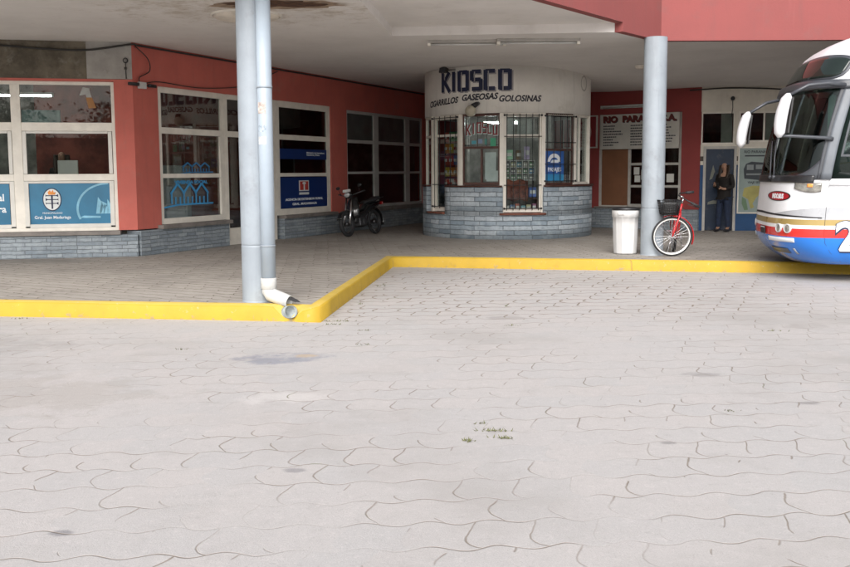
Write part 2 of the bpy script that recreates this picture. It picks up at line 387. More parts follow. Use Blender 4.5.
#bay = MB(); bay.face([(-1.6, 9.0, .004), (2.0, 12.6, .004), (6.4, 13.6, .004), (5.8, 14.2, .004), (-.45, 15.5, .004), (-1.15, 9.7, .004)])
# the bay strip of small pavers: softer border by noise is not needed, the joint pattern just changes
#tag(bay.build('parking_bay', m_bay), kind='structure')
def offset_path(path, d):
    out = []
    for i, p in enumerate(path):
        a = Vector(path[max(i-1, 0)][:2]); b = Vector(p[:2]); c = Vector(path[min(i+1, len(path)-1)][:2])
        n = Vector((0, 0)); k = 0
        t1 = (b-a).normalized() if i > 0 else None; t2 = (c-b).normalized() if i < len(path)-1 else None
        n1 = Vector((-t1.y, t1.x)) if t1 else None; n2 = Vector((-t2.y, t2.x)) if t2 else None
        if n1 is None: o = n2
        elif n2 is None: o = n1
        else:
            o = (n1+n2); o = o/max(.35, (1+n1.dot(n2)))
        out.append((b.x+o.x*d, b.y+o.y*d))
    return out
def dense(path):
    out = []
    for a, b in zip(path[:-1], path[1:]):
        L = hypot(b[0]-a[0], b[1]-a[1]); n = max(1, int(L/.6))
        for i in range(n): out.append(tuple(a[k]+(b[k]-a[k])*i/n for k in range(3)))
    return out+[path[-1]]
kp = dense(KERB)
KW = .13
jit = [(random.uniform(-.006, .006), random.uniform(-.006, .005)) for _ in kp]
o0 = [(a[0], a[1]) for a in offset_path(kp, 0)]; o1 = offset_path(kp, .012); o2 = offset_path(kp, .024); o3 = offset_path(kp, KW)
kb = MB(); P = []
for i, p in enumerate(kp):
    j = jit[i]; z = p[2]+j[1]
    P.append([(o0[i][0], o0[i][1]+j[0], -.02), (o1[i][0], o1[i][1]+j[0], z-.02), (o2[i][0], o2[i][1]+j[0], z), ])
kb.grid(P, smooth=True)
kt = MB(); kt.grid([[(o2[i][0], o2[i][1]+jit[i][0], p[2]+jit[i][1]), (o3[i][0], o3[i][1], SW+.003)] for i, p in enumerate(kp)], smooth=True)
kb.cur = 1
b0 = len(kb.v); kb.v += kt.v; kb.f += [tuple(q+b0 for q in f) for f in kt.f]; kb.uv += kt.uv; kb.sm += kt.sm; kb.mi += [1]*len(kt.f)
tag(kb.build('kerb', [m_kerb, m_kerbtop]), kind='structure')
sw = MB()
inner = offset_path(KERB[:3]+KERB[7:], KW-.004)
sw.face([(x, y, SW) for x, y in inner]+[(22, 60, SW), (-18, 60, SW)])
o = sw.build('sidewalk', m_walk); tag(o, kind='structure')
bmx = bmesh.new(); bmx.from_mesh(o.data); bmesh.ops.triangulate(bmx, faces=bmx.faces); bmx.to_mesh(o.data); bmx.free()
# weeds and moss in the joints (uncountable)
wd = MB()
for (x, y, n, s_) in ((-.92, 9.62, 26, .05), (-.98, 9.42, 20, .04), (.42, 5.46, 34, .05), (.45, 5.30, 26, .02), (.25, 5.25, 18, .016), (.32, 5.62, 10, .02), (-.55, 8.3, 10, .03), (.9, 9.3, 12, .04), (3.4, 8.9, 14, .05), (4.6, 8.7, 10, .04), (-.62, 9.05, 12, .03), (-4.4, 9.9, 14, .05), (-2.2, 8.1, 8, .03), (2.0, 5.9, 8, .03), (-.8, 10.9, 14, .04), (-.6, 12.6, 10, .04)):
    for k in range(n):
        a = random.uniform(0, 2*pi); px = x+random.gauss(0, s_*1.4); py = y+random.gauss(0, .006+s_*.12); h_ = random.uniform(.006, .026); l = random.uniform(.01, .035)
        wd.face([(px-.004, py, .003), (px+.005, py, .003), (px+l*cos(a), py+l*sin(a), h_)])
tag(wd.build('weeds', M('joint_weeds', (.13, .135, .055), .7, var=.3, vs=40)), 'sparse green weeds growing in the joints of the pale pavers', 'weeds', kind='stuff')
# ------------------------------------------------------------ frames of the facades
A1 = (-4.87, 15.6); A0 = (-6.99, 15.17); B1 = (.05, 25.9); C1 = (6.35, 21.6); D1 = (14, 20.6)
def frame(o, a, b): return T(o[0], o[1], 0) @ RZ(atan2(b[1]-a[1], b[0]-a[0]))
FA = frame(A1, A0, A1); FB = frame(A1, A1, B1); FC = frame(B1, B1, C1); FD = frame(C1, C1, D1)
def ceil_z(x, y):
    a = min(1, max(0, (y-17)/4)); b = min(1, max(0, (x-1)/4)); a = a*a*(3-2*a); b = b*b*(3-2*b)
    return CEIL-.25*a*b
def wall(mb, x0, x1, z0, z1, holes, y0, y1):
    xs = sorted({x0, x1, *[min(max(v, x0), x1) for h in holes for v in h[:2]]}); zs = sorted({z0, z1, *[min(max(v, z0), z1) for h in holes for v in h[2:]]})
    for a, b in zip(xs[:-1], xs[1:]):
        zz = []
        for c, d in zip(zs[:-1], zs[1:]):
            mx, mz = (a+b)/2, (c+d)/2
            if any(h[0] < mx < h[1] and h[2] < mz < h[3] for h in holes): continue
            if zz and abs(zz[-1][1]-c) < 1e-6: zz[-1][1] = d
            else: zz.append([c, d])
        for c, d in zz: mb.box(a, b, y0, y1, c, d)
    return mb
# ============================================================ OFFICE BUILDING (left wing)
ob = thing('office_building', 'red painted office wing with large cream framed windows on a grey blue brick base', 'building', (A1[0], A1[1], SW))
LO = T(-A1[0], -A1[1], -SW)
a_ = LO @ FA; b_ = LO @ FB
x = MB(a_); x.box(-.305, .0, 0, .25, .62, 3.10); x.box(-9, -.305, 0, .25, 3.09, 3.13); x.box(-.305, 0, 0, .25, 3.10, 3.13); x.box(-9, -8.6, 0, .25, .62, 3.09)
x.m = b_; wall(x, 0.0, 11.42, .62, 3.74, [(.60, 6.33, 0, 3.075), (7.05, 11.2, 0, 3.04)], .002, .25)
x.build('wall', m_red, ob)
x = MB(a_); x.box(-9, -.72, 0.004, .25, 3.132, 3.74); x.build('concrete_band', m_browncon, ob)
x = MB(a_); x.box(-.718, -.001, -.012, .25, 3.134, 3.74); x.build('render_patch', m_greycon, ob)
x = MB(a_); x.box(-9, -.0, -.06, .25, .0, .545)
x.m = b_; x.box(0.01, 2.42, -.06, .25, 0, .60); x.box(4.30, 11.38, -.06, .25, 0, .60)
x.build('brick_base', m_brick, ob)
x = MB(a_); x.box(-9, -.27, -.12, .2, .548, .615)
x.m = b_; x.box(.50, 2.47, -.12, .2, .603, .672); x.box(4.28, 6.42, -.12, .2, .603, .672); x.box(6.95, 11.38, -.10, .2, .603, .70)
x.build('sill', m_ledge, ob, bevel=.006)
def window(name, mtx, parent, x0, x1, z0, z1, vbars, hbars, dep=.05, w_=.055, mat=None, gmat=None, y=.03, label=None, gy=None):
    """outer frame + bars given as (centre, width) lists, and one sheet of glazing"""
    f = MB(mtx)
    f.box(x0, x0+w_, y, y+dep, z0, z1); f.box(x1-w_, x1, y, y+dep, z0, z1)
    f.box(x0+w_, x1-w_, y, y+dep, z0, z0+w_); f.box(x0+w_, x1-w_, y, y+dep, z1-w_, z1)
    cuts = sorted([(c-d/2, c+d/2) for c, d in vbars]); 
    for a, b in cuts: f.box(a, b, y-.004, y+dep, z0+w_, z1-w_)
    xs = [x0+w_]+[q for ab in cuts for q in ab]+[x1-w_]
    for c, d in hbars:
        for i in range(0, len(xs), 2): f.box(xs[i], xs[i+1], y, y+dep, c-d/2, c+d/2)
    o = f.build(name, mat or m_frame, parent, bevel=.004)
    if label: o['label'] = label
    g = MB(mtx); gy = gy or y+dep*.5; g.box(x0+w_*.5, x1-w_*.5, gy, gy+.006, z0+w_*.5, z1-w_*.5)
    g.build('pane', gmat or m_glass, o)
    return o
wa = window('window', a_, ob, -8.6, -.305, .617, 3.085, [(-1.86, .15), (-5.2, .15)], [(2.345, .14), (1.51, .11)], label='wide cream framed window with blue stickers in its lower panes')
# inner sash frames of the wide window
f = MB(a_)
for c in (-.40, -1.75, -1.97, -5.1):
    f.box(c-.035, c+.035, .018, .06, .70, 1.45); f.box(c-.03, c+.03, .02, .06, 1.57, 2.27)
for xa, xb in ((-1.785+.07, -.435), (-5.065, -2.005)):
    f.box(xa, xb, .02, .06, .672, .735); f.box(xa, xb, .02, .06, 1.412, 1.45); f.box(xa, xb, .02, .06, 2.235, 2.272)
f.build('sash', m_framew, wa, bevel=.003)
wb = window('window', b_, ob, .60, 2.46, .675, 3.072, [], [(2.32, .11), (1.525, .075)], w_=.10, label='window with pale blue house stickers on its lower pane')
f = MB(b_); f.box(2.30, 2.36, .02, .06, .78, 2.26); f.build('sash', m_frame, wb, bevel=.003)
dw = window('door', b_, ob, 2.462, 4.16, .171, 3.072, [], [(2.32, .11)], w_=.09, gmat=m_glassd, label='dark glazed door with a transom pane')
f = MB(b_); f.box(2.56, 4.06, .03, .08, .262, .50); f.box(3.28, 3.34, .03, .08, .50, 2.26); f.build('door_rail', m_frame, dw, bevel=.004)
f = MB(b_); f.tube([(3.22, -.01, 1.0), (3.22, -.03, 1.05), (3.22, -.03, 1.3), (3.22, -.01, 1.35)], .012); f.box(3.2, 3.24, -.012, .03, .98, 1.0); f.build('handle', m_chrome, dw)
wc = window('window', b_, ob, 4.162, 6.33, .675, 3.072, [], [(2.32, .11), (1.525, .075)], w_=.13, gmat=m_glassd, label='window with navy poster filling its lower pane')
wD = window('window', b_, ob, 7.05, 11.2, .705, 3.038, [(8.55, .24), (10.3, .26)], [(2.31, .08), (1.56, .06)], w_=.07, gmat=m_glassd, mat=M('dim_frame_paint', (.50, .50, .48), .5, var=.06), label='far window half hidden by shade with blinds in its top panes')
f = MB(b_)
for xa, xb in ((7.13, 8.42), (8.68, 10.16), (10.44, 11.1)): f.box(xa, xb, .062, .075, 2.36, 2.96)
f.build('blind', M('grey_blind', (.62, .62, .60), .7), wD)
# stickers on the glass, plus a reflection painted on the top pane
m_stk = M('teal_blue_sticker', (.02, .17, .31), .35, var=.10, vs=2); m_stkl = M('pale_blue_print', (.22, .50, .66), .4, var=.15, vs=4)
m_sky = M('sky_blue_print', (.05, .30, .60), .4, var=.05)
m_or = M('orange_print', (.75, .27, .04), .5); m_pw = M('white_print', (.72, .75, .74), .5, var=.03)
f = MB(a_); f.box(-1.715, -.44, .046, .049, .736, 1.41); f.box(-5.0, -2.02, .046, .049, .736, 1.41)
st = f.build('sticker', m_stk, wa)
def disc(mb, cx, cz, rx, rz, y0, y1, n=28, a0=0, a1=2*pi):
    mb.prism([(cx+rx*cos(a0+(a1-a0)*i/n), cz+rz*sin(a0+(a1-a0)*i/n)) for i in range(n)], y0, y1)
def ring(mb, cx, cz, r_out, r_in, y0, y1, a0=0, a1=2*pi, n=28, sq=1):
    for i in range(n):
        p, q = a0+(a1-a0)*i/n, a0+(a1-a0)*(i+1)/n
        mb.prism([(cx+r_in*cos(p), cz+sq*r_in*sin(p)), (cx+r_out*cos(p), cz+sq*r_out*sin(p)), (cx+r_out*cos(q), cz+sq*r_out*sin(q)), (cx+r_in*cos(q), cz+sq*r_in*sin(q))], y0, y1)
f = MB(a_); disc(f, -1.36, 1.145, .135, .175, .042, .0455); f.build('emblem', m_pw, wa)
f = MB(a_)
f.prism([(-1.372, .99), (-1.348, .99), (-1.345, 1.22), (-1.375, 1.22)], .039, .0415)
ring(f, -1.36, 1.145, .15, .138, .041, .045, sq=1.28)
for zz in (1.21, 1.145, 1.08):
    for q in stroke_poly([(-1.46, zz), (-1.26, zz)], .014): f.prism(q, .0385, .0412)
    s_ = 1 if zz != 1.145 else -1
    f.prism([(-1.36+s_*.10, zz-.025), (-1.36+s_*.06, zz), (-1.36+s_*.10, zz+.025)], .038, .041); f.prism([(-1.36-s_*.10, zz-.02), (-1.36-s_*.08, zz), (-1.36-s_*.10, zz+.02)], .038, .041)
f.build('emblem_torch', m_navy, wa)
f = MB(a_); f.prism([(-1.41, 1.225), (-1.31, 1.225), (-1.295, 1.27), (-1.33, 1.262), (-1.34, 1.305), (-1.37, 1.27), (-1.39, 1.30), (-1.425, 1.265)], .0375, .041); f.build('emblem_flame', m_or, wa)
text('lettering', 'MUNICIPALIDAD', .03, m_ink, wa, a_ @ T(-1.36, .044, .905) @ UP, 'CENTER')
text('lettering', 'Gral. Juan Madariaga', .05, m_ink, wa, a_ @ T(-1.36, .044, .825) @ UP, 'CENTER', bold=.001)
f = MB(a_); ring(f, -.46, .98, .52, .485, .043, .0455, pi*.5, pi*1.13, 20, sq=.85); f.build('sticker_arc', m_stkl, wa)
f = MB(a_)
for k in range(5):
    b = .35*k
    f.prism([(-.62+.06*k-.05, .90), (-.60+.06*k, .90), (-.58+.04*k+.05, 1.02+.05*sin(k*2.1)), (-.63+.05*k, 1.12+.06*cos(k*1.7))], .0425, .0452)
f.prism([(-.93, .84), (-.86, .87), (-.60, .86), (-.60, .83), (-.86, .83)], .0425, .0452)
f.build('sticker_leaves', m_stkl, wa)
f = MB(a_); f.prism([(-.98, .80), (-.44, .84), (-.44, 1.08), (-.98, 1.03)], .0462, .0475); f.build('sticker_band', M('light_teal_print', (.08, .31, .50), .4), wa)
text('lettering', 'Municipal', .115, m_ink, wa, a_ @ T(-2.10, .044, 1.13) @ UP, 'RIGHT', bold=.004)
text('lettering', 'Tierra', .115, m_ink, wa, a_ @ T(-2.08, .044, .94) @ UP, 'RIGHT', bold=.004)
f = MB(a_); f.prism([(-.86, 2.86), (-.80, 3.0), (-.70, 2.98), (-.66, 2.80), (-.74, 2.80), (-.76, 2.88)], .046, .049); f.build('sticker_hand', M('faded_white_print', (.38, .38, .36), .5), wa)  # pale part of a hand-like glass reflection, painted as a flat shape
f = MB(a_); f.prism([(-.76, 2.83), (-.66, 2.83), (-.60, 2.66), (-.72, 2.65)], .043, .0455); f.build('sticker_hand', M('faded_orange_print', (.34, .15, .04), .5), wa)  # orange part of that reflection, its colour painted on the pane
# house stickers
def houses(mb, cx, z0, w_, h_, y=.046):
    for k in range(3):
        a = cx+(k-1)*w_; e = w_*.5
        pts = [(a-e, z0), (a-e, z0+h_*.55), (a-e*1.15, z0+h_*.5), (a, z0+h_), (a+e*1.15, z0+h_*.5), (a+e, z0+h_*.55), (a+e, z0)]
        for q in stroke_poly(pts[:2], w_*.10)+stroke_poly(pts[2:5], w_*.13)+stroke_poly(pts[5:], w_*.10): mb.prism(q, y-.002*k-.003, y-.002*k)
        for dx in (-.18, .18):
            for q in stroke_poly([(a+dx*w_, z0), (a+dx*w_, z0+h_*.35)], w_*.1): mb.prism(q, y-.004, y-.001)
    for q in stroke_poly([(cx-w_*2.2, z0-.06), (cx-w_*1.0, z0-.015), (cx+w_*2.0, z0-.01)], w_*.09): mb.prism(q, y-.003, y)
f = MB(b_); houses(f, 1.42, 1.02, .33, .36); f.build('house_sticker', m_sky, wb)
f = MB(b_); houses(f, 1.62, 1.60, .24, .16); f.build('house_sticker', M('mid_blue_print', (.03, .17, .36), .4), wb)
text('lettering', 'VIVIENDA SOCIAL', .06, m_sky, wb, b_ @ T(1.02, .045, 1.38) @ UP, squeeze=1.35, bold=.003)
# navy posters
m_nv = M('navy_poster', (.008, .03, .14), .35, var=.05)
f = MB(b_); f.box(4.31, 6.19, .044, .048, .81, 1.47); f.box(4.31, 6.19, .044, .048, 1.86, 2.08); f.build('poster', m_nv, wc)
f = MB(b_); f.box(5.03, 5.42, .040, .0435, 1.17, 1.40); f.box(5.03, 5.42, .040, .0435, 1.09, 1.14); f.build('poster_emblem', m_pw, wc)
f = MB(b_); f.box(5.06, 5.39, .037, .0395, 1.19, 1.38); f.build('poster_emblem', M('red_print', (.48, .05, .04), .5), wc)
f = MB(b_); f.box(5.2, 5.25, .034, .0365, 1.19, 1.34); disc(f, 5.225, 1.34, .07, .03, .034, .0365, 12); f.build('poster_emblem', m_pw, wc)
text('lettering', 'AGENCIA DE EXTENSION RURAL', .05, m_ink, wc, b_ @ T(5.25, .042, .97) @ UP, 'CENTER', squeeze=1.45, bold=.002)
text('lettering', 'GRAL. MADARIAGA', .05, m_ink, wc, b_ @ T(5.25, .042, .87) @ UP, 'CENTER', squeeze=1.6, bold=.002)
text('lettering', 'Ministerio de Agricultura\nGanaderia y Pesca', .035, m_ink, wc, b_ @ T(5.35, .042, 1.99) @ UP, squeeze=1.5, bold=.001)
f = MB(b_); f.box(8.70, 10.15, .11, .115, .8, 1.5); f.box(10.45, 11.1, .11, .115, .8, 1.5); f.build('dark_board', M('dark_navy_board', (.012, .02, .05), .5), wD)
# interior partitions, seen dimly through the glass
m_inw = M('interior_wall_paint', (.30, .29, .26), .8, var=.3); m_ind = M('interior_dark_red', (.20, .055, .04), .8, var=.3)
x = MB(a_); x.box(-9, -2.2, 4.0, 4.1, SW, 3.7); x.box(-9.1, -9, 0, 4.0, SW, 3.7); x.build('interior_wall', m_inw, ob)
x = MB(a_); x.box(-2.2, 1.9, 3.2, 3.3, SW, 3.7); x.build('interior_wall', m_ind, ob)
x = MB(b_); x.box(1.6, 13, 3.3, 3.4, SW, 3.7); x.box(4.6, 4.68, .4, 3.3, SW, 3.7); x.build('interior_wall', m_ind, ob)
x = MB(b_); x.box(11.4, 11.5, .25, 3.3, SW, 3.7); x.build('interior_wall', m_inw, ob)
# things inside the offices
def lamp_bar(name, mtx, x0, x1, y, z, label, group=None, cat='ceiling light', w_=.12, lit=True):
    c = mtx @ Vector(((x0+x1)/2, y, z)); r = thing(name, label, cat, c, group=group)
    m = T(*-c) @ mtx
    f = MB(m); f.box(x0, x1, y-w_/2, y+w_/2, z-.04, z); f.box(x0, x0+.02, y-w_/2, y+w_/2, z-.075, z-.04); f.box(x1-.02, x1, y-w_/2, y+w_/2, z-.075, z-.04); f.build('housing', M('lamp_housing', (.55, .55, .52), .5), r)
    f = MB(m); f.tube([(x0+.02, y, z-.06), (x1-.02, y, z-.06)], .014 if name != 'kiosk_tube_lamp' else .02); f.build('tube', (m_tube if name != 'kiosk_tube_lamp' else m_tubek) if lit else M('unlit_tube', (.6, .6, .58), .3), r)
    return r
lamp_bar('fluorescent_lamp', FA, -2.7, -1.55, 1.6, 3.03, 'lit fluorescent tube inside office behind the leftmost upper window pane', 'lit office tubes')
lamp_bar('fluorescent_lamp', FB, 2.2, 3.1, 2.2, 2.75, 'lit fluorescent tube inside office behind the house sticker window', 'lit office tubes')
c = FA @ Vector((-1.75, 1.5, 2.55)); r = MB(); r.cbox((0, 0, 0), (.65, .03, .32), RZ(.2)); o = r.build('hanging_panel', M('pale_teal_panel', (.25, .38, .38), .6)); o.location = c
tag(o, 'pale teal panel hanging below the office tube in the upper left window', 'panel')
def desk(mtx, x0, x1, y0, y1, label, z1=.76):
    c = mtx @ Vector(((x0+x1)/2, (y0+y1)/2, SW)); r = thing('desk', label, 'desk', c); m = T(*-c) @ mtx
    f = MB(m); f.box(x0, x1, y0, y1, SW+z1-.03, SW+z1); f.build('desktop', M('desk_wood', (.25, .17, .1), .5), r, bevel=.004)
    for a, b in ((x0+.04, y0+.04), (x1-.04, y0+.04), (x0+.04, y1-.04), (x1-.04, y1-.04)):
        f = MB(m); f.box(a-.02, a+.02, b-.02, b+.02, SW, SW+z1-.03); f.build('leg', m_black, r)
    return r
desk(FA, -1.75, -.5, 1.0, 1.6, 'office counter behind the blue emblem sticker window', 1.22)
for xx_, zz_, lab in ((-.75, 1.22, 'right'), (-1.0, 1.22, 'middle')):
    c = FA @ Vector((xx_, 1.35, SW+zz_)); r = thing('file_stack', 'dark stack of files on the %s of the office counter' % lab, 'files', c, .2)
    for k in range(3):
        f = MB(); f.box(-.13+.01*k, .13, -.1, .1-.01*k, .055*k, .055*k+.05); f.build('folder', m_blackpl, r, bevel=.004)
c = FA @ Vector((-1.28, 1.2, SW+1.22)); r = thing('monitor', 'pale monitor seen from behind through the emblem window', 'monitor', c, .25)
f = MB(); f.box(-.17, .17, -.03, .02, .10, .42); f.build('screen_back', m_paper, r, bevel=.01)
f = MB(); f.box(-.02, .02, -.01, .03, 0, .12); f.box(-.1, .1, -.07, .07, 0, .015); f.build('stand', m_blackpl, r)
c = FB @ Vector((1.7, 1.0, SW)); r = thing('white_partition', 'white printed partition behind the house sticker window', 'partition', c, atan2(10.3, 4.92))
f = MB(); f.box(-1.0, .9, 0, .03, .08, 1.55); f.build('board', M('white_board', (.50, .52, .50), .6), r)
for q in (-.9, .8):
    f = MB(); f.box(q-.02, q+.02, -.15, .18, 0, .08); f.build('foot', m_black, r)
c = FB @ Vector((1.75, .6, SW)); r = thing('plastic_chair', 'white plastic chair behind the house sticker window', 'chair', c, .4)
f = MB(); f.box(-.22, .22, -.22, .22, .42, .445); f.build('seat', m_white, r, bevel=.01)
f = MB(); f.grid([[(-.2+.4*i/6, .2+.05*sin(pi*i/6)+.02*j, .45+.09*j) for j in range(5)] for i in range(7)]); o = f.build('backrest', m_white, r); q = o.modifiers.new('s', 'SOLIDIFY'); q.thickness = .012
for a in (-1, 1):
    for b in (-1, 1):
        f = MB(); f.tube([(a*.24, b*.24, 0), (a*.2, b*.2, .43)], .018, 8); f.build('leg', m_white, r)
# small fittings on the office walls
c = FA @ Vector((-.10, -.02, 3.44)); r = thing('wall_speaker', 'small round black fitting on the grey patch beside the red corner', 'fitting', c)
f = MB(); f.lathe([(0, -.05), (.04, -.045), (.045, 0), (.03, .01)], 16, m=RX(pi/2)); f.build('cap', m_blackpl, r)
f = MB(); f.tube([(0, -.0, -.03), (.01, -.02, -.1), (0, 0, -.16), (.005, 0, -.30)], .007); f.cbox((0, -.012, -.13), (.035, .025, .04)); f.build('lead', m_cable, r)
c = FB @ Vector((.16, -.02, 3.04)); r = thing('junction_box', 'small white junction box on the red corner between two windows', 'junction box', c, atan2(10.3, 4.92))
f = MB(); f.box(-.07, .09, -.06, .0, -.05, .06); f.build('box', m_white, r, bevel=.006)
for sx in (-1, 1):
    f = MB(); f.cbox((sx*.22, -.06, .01), (.2, .06, .055), RZ(.15*sx)); f.tube([(sx*.07, -.03, 0), (sx*.16, -.05, .01)], .012); f.build('sensor', m_blackpl, r, bevel=.01)
def cable(name, pts, label, r=.012, group=None):
    # smooth path
    P = [Vector(p) for p in pts]; out = []
    for i in range(len(P)-1):
        p0, p1, p2, p3 = P[max(i-1, 0)], P[i], P[i+1], P[min(i+2, len(P)-1)]
        for k in range(6):
            t = k/6; out.append(.5*((2*p1)+(-p0+p2)*t+(2*p0-5*p1+4*p2-p3)*t*t+(-p0+3*p1-3*p2+p3)*t*t*t))
    out.append(P[-1]); f = MB(); f.tube(out, r, 6); return tag(f.build(name, m_cable), label, 'cable', group)
cable('cable', [FA @ Vector((q, -.025, 3.63+.035*sin(q*1.7))) for q in (-9, -7, -5, -3.5, -2.2, -1.4, -.7)]+[FA @ Vector((-.02, -.03, 3.70))]+[FB @ Vector((q, -.03, 3.70)) for q in (.15, 1, 3, 5, 8, 11.2)], 'black cable running along the top of the red wall under the ceiling', .017)
cable('cable', [FB @ Vector(q) for q in ((.05, -.04, 3.68), (.33, -.05, 3.5), (.36, -.05, 3.3), (.12, -.04, 3.17), (.2, -.04, 3.08), (.6, -.04, 3.14), (1.6, -.04, 3.12), (2.6, -.04, 3.20), (3.2, -.04, 3.32), (4.2, -.03, 3.66))], 'thin black cable looping down to the junction box on the red corner', .009)

# ============================================================ TICKET OFFICE AND WAITING ROOM (back right)
tb = thing('ticket_office_building', 'red and blue back building with ticket windows and cream upper wall', 'building', (C1[0], C1[1], SW))
LT = T(-C1[0], -C1[1], -SW); c_ = LT @ FC; d_ = LT @ FD
x = MB(c_); wall(x, 0.0, 7.70, .66, 3.74, [(5.19, 7.26, 0, 2.95), (3.9, 4.9, 0, 2.15)], 0, .25); x.build('wall', m_redd, tb)
x = MB(c_); x.box(4.9, 7.70, -.05, .25, 0, .655); x.box(0, 3.9, -.05, .25, 0, .655); x.build('brick_base', m_brick, tb)
x = MB(c_); x.box(5.1, 7.35, -.08, .0, .657, .70); x.build('sill', m_ledge, tb)
x = MB(c_); x.box(5.19, 5.93, .03, .06, .72, 2.10); x.build('brown_panel', m_panel, tb)
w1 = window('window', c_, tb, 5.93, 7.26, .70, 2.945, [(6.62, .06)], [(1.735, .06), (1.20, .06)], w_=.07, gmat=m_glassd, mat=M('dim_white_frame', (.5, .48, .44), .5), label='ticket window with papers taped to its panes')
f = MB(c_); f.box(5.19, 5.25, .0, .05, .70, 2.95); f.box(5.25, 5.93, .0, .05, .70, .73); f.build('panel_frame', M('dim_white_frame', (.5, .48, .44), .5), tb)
for q in ((6.10, 6.24, 1.30, 1.46), (6.08, 6.22, 1.48, 1.66), (6.9, 7.08, 1.30, 1.50), (6.27, 6.36, 1.36, 1.6)):
    f = MB(c_); f.box(q[0], q[1], .040, .044, q[2], q[3]); f.build('paper_notice', m_paper, w1)
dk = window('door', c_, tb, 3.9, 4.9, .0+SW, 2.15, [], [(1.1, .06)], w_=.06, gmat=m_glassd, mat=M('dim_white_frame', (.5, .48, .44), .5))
# waiting room wall
x = MB(d_); wall(x, 0.02, 9, 1.90, 3.74, [(.08, .86, 2.17, 2.93), (.93, 2.1, 2.22, 2.93), (2.3, 5, 2.2, 2.95), (.15, .9, 0, 2.13)], 0.003, .25); x.build('wall', m_cream, tb)
x = MB(d_); wall(x, 0.02, 9, 1.79, 1.90, [(.15, .9, 0, 2.13)], -.01, .25); x.build('dado_stripe', M('dark_dado_stripe', (.10, .08, .065), .7), tb)
x = MB(d_); wall(x, 0.02, 9, 1.70, 1.79, [(.15, .9, 0, 2.13)], 0.004, .25); x.build('cream_stripe', m_cream, tb)
x = MB(d_); wall(x, 0.02, 9, 0, 1.70, [(.15, .9, 0, 2.13)], 0, .25); x.build('lower_wall', m_blue, tb)
w2 = window('window', d_, tb, .08, .86, 2.17, 2.93, [], [], w_=.045, gmat=m_glassd, label='small square window above the blue door')
w3 = window('window', d_, tb, .93, 2.1, 2.22, 2.93, [(1.5, .04)], [], w_=.045, gmat=m_glassd, label='upper window above the travel poster')
w4 = window('window', d_, tb, 2.3, 5, 2.2, 2.95, [(3.2, .05), (4.1, .05)], [], w_=.045, gmat=m_glassd)
f = MB(d_); f.box(.55, .80, .1, .11, 2.22, 2.88); f.build('curtain', M('pale_curtain', (.42, .40, .34), .8), w2)
f = MB(d_); f.box(1.55, 2.05, .1, .11, 2.27, 2.88); f.build('curtain', M('pale_curtain', (.42, .40, .34), .8), w3)
dr = MB(d_); dr.box(.15, .21, -.02, .1, SW, 2.13); dr.box(.84, .9, -.02, .1, SW, 2.13); dr.box(.21, .84, -.02, .1, 2.07, 2.13)
dr = dr.build('door', M('dim_white_frame', (.5, .48, .44), .5), tb); dr['label'] = 'blue door with a pale frame and worn patches'
f = MB(d_); f.box(.212, .838, .01, .05, SW+.01, 2.065); f.build('door_leaf', m_bluedoor, dr)
for q in ([(.27, .78), (.50, .80), (.55, .86), (.40, .88), (.28, .84)], [(.3, 1.35), (.36, 1.38), (.42, 1.55), (.38, 1.7), (.33, 1.5)]):
    f = MB(d_); f.prism(q, .004, .0095); f.build('worn_patch', M('worn_pale_patch', (.22, .23, .2), .8), dr)
f = MB(d_); f.tube([(.78, -.03, 1.17), (.68, -.03, 1.17)], .012); f.tube([(.78, -.03, 1.17), (.78, .02, 1.17)], .012); f.build('handle', m_chrome, dr)
# rooms behind ticket windows stay enclosed
x = MB(c_); x.box(0, 8, 2.5, 2.6, SW, 3.5); x.m = d_; x.box(-.5, 9, 2.5, 2.6, SW, 3.5); x.build('interior_wall', m_ind, tb)
# poster with bus
c = FD @ Vector((1.38, -.01, .60)); ps = thing('travel_poster', 'framed pale poster with a drawn coach and yellow map on the blue wall', 'poster', c, atan2(-1, 7.65))
f = MB(); f.box(-.42, .42, -.012, .0, 0, 1.48); f.build('sheet', M('pale_green_poster', (.30, .37, .35), .5, var=.08), ps)
f = MB()
for q in ((-.45, .45, -.03, 0), (-.45, .45, 1.48, 1.51), (-.45, -.42, 0, 1.48), (.42, .45, 0, 1.48)): f.box(q[0], q[1], -.02, .0, q[2], q[3])
f.build('poster_frame', m_frame, ps)
dk_ = M('dark_print', (.04, .05, .06), .5)
f = MB(); f.prism([(-.30, .78), (-.32, 1.0), (-.27, 1.12), (-.15, 1.17), (.38, 1.13), (.40, .82), (.1, .74)], -.016, -.0125); f.build('coach_print', dk_, ps)
f = MB()
for q in ((-.25, -.1, .98, 1.10), (-.05, .12, 1.0, 1.1), (.16, .34, 1.0, 1.09), (-.26, .36, .86, .90)): f.box(q[0], q[1], -.020, -.0165, q[2], q[3])
f.build('coach_print', M('grey_print', (.25, .28, .28), .5), ps)
f = MB(); f.prism([(-.33, .38), (-.30, .56), (-.1, .62), (.2, .60), (.22, .50), (.1, .46), (-.02, .34), (-.1, .20), (-.06, .12), (-.14, .08), (-.2, .3)], -.016, -.0125); f.build('map_print', M('yellow_print', (.42, .38, .12), .5), ps)
f = MB(); f.prism([(.2, .60), (.36, .56), (.38, .3), (.3, .2), (.24, .35), (.24, .5)], -.0165, -.0125); f.prism([(-.34, .36), (-.25, .3), (-.2, .06), (-.28, .05), (-.34, .2)], -.0165, -.0125); f.build('map_print', M('green_print', (.16, .26, .15), .5), ps)
text('lettering', 'RIO PARANA S.A.', .06, dk_, ps, T(0, -.014, 1.37) @ UP, 'CENTER', bold=.002)
text('lettering', 'VIAJE SEGURO', .05, dk_, ps, T(0, -.014, .67) @ UP, 'CENTER', bold=.002)
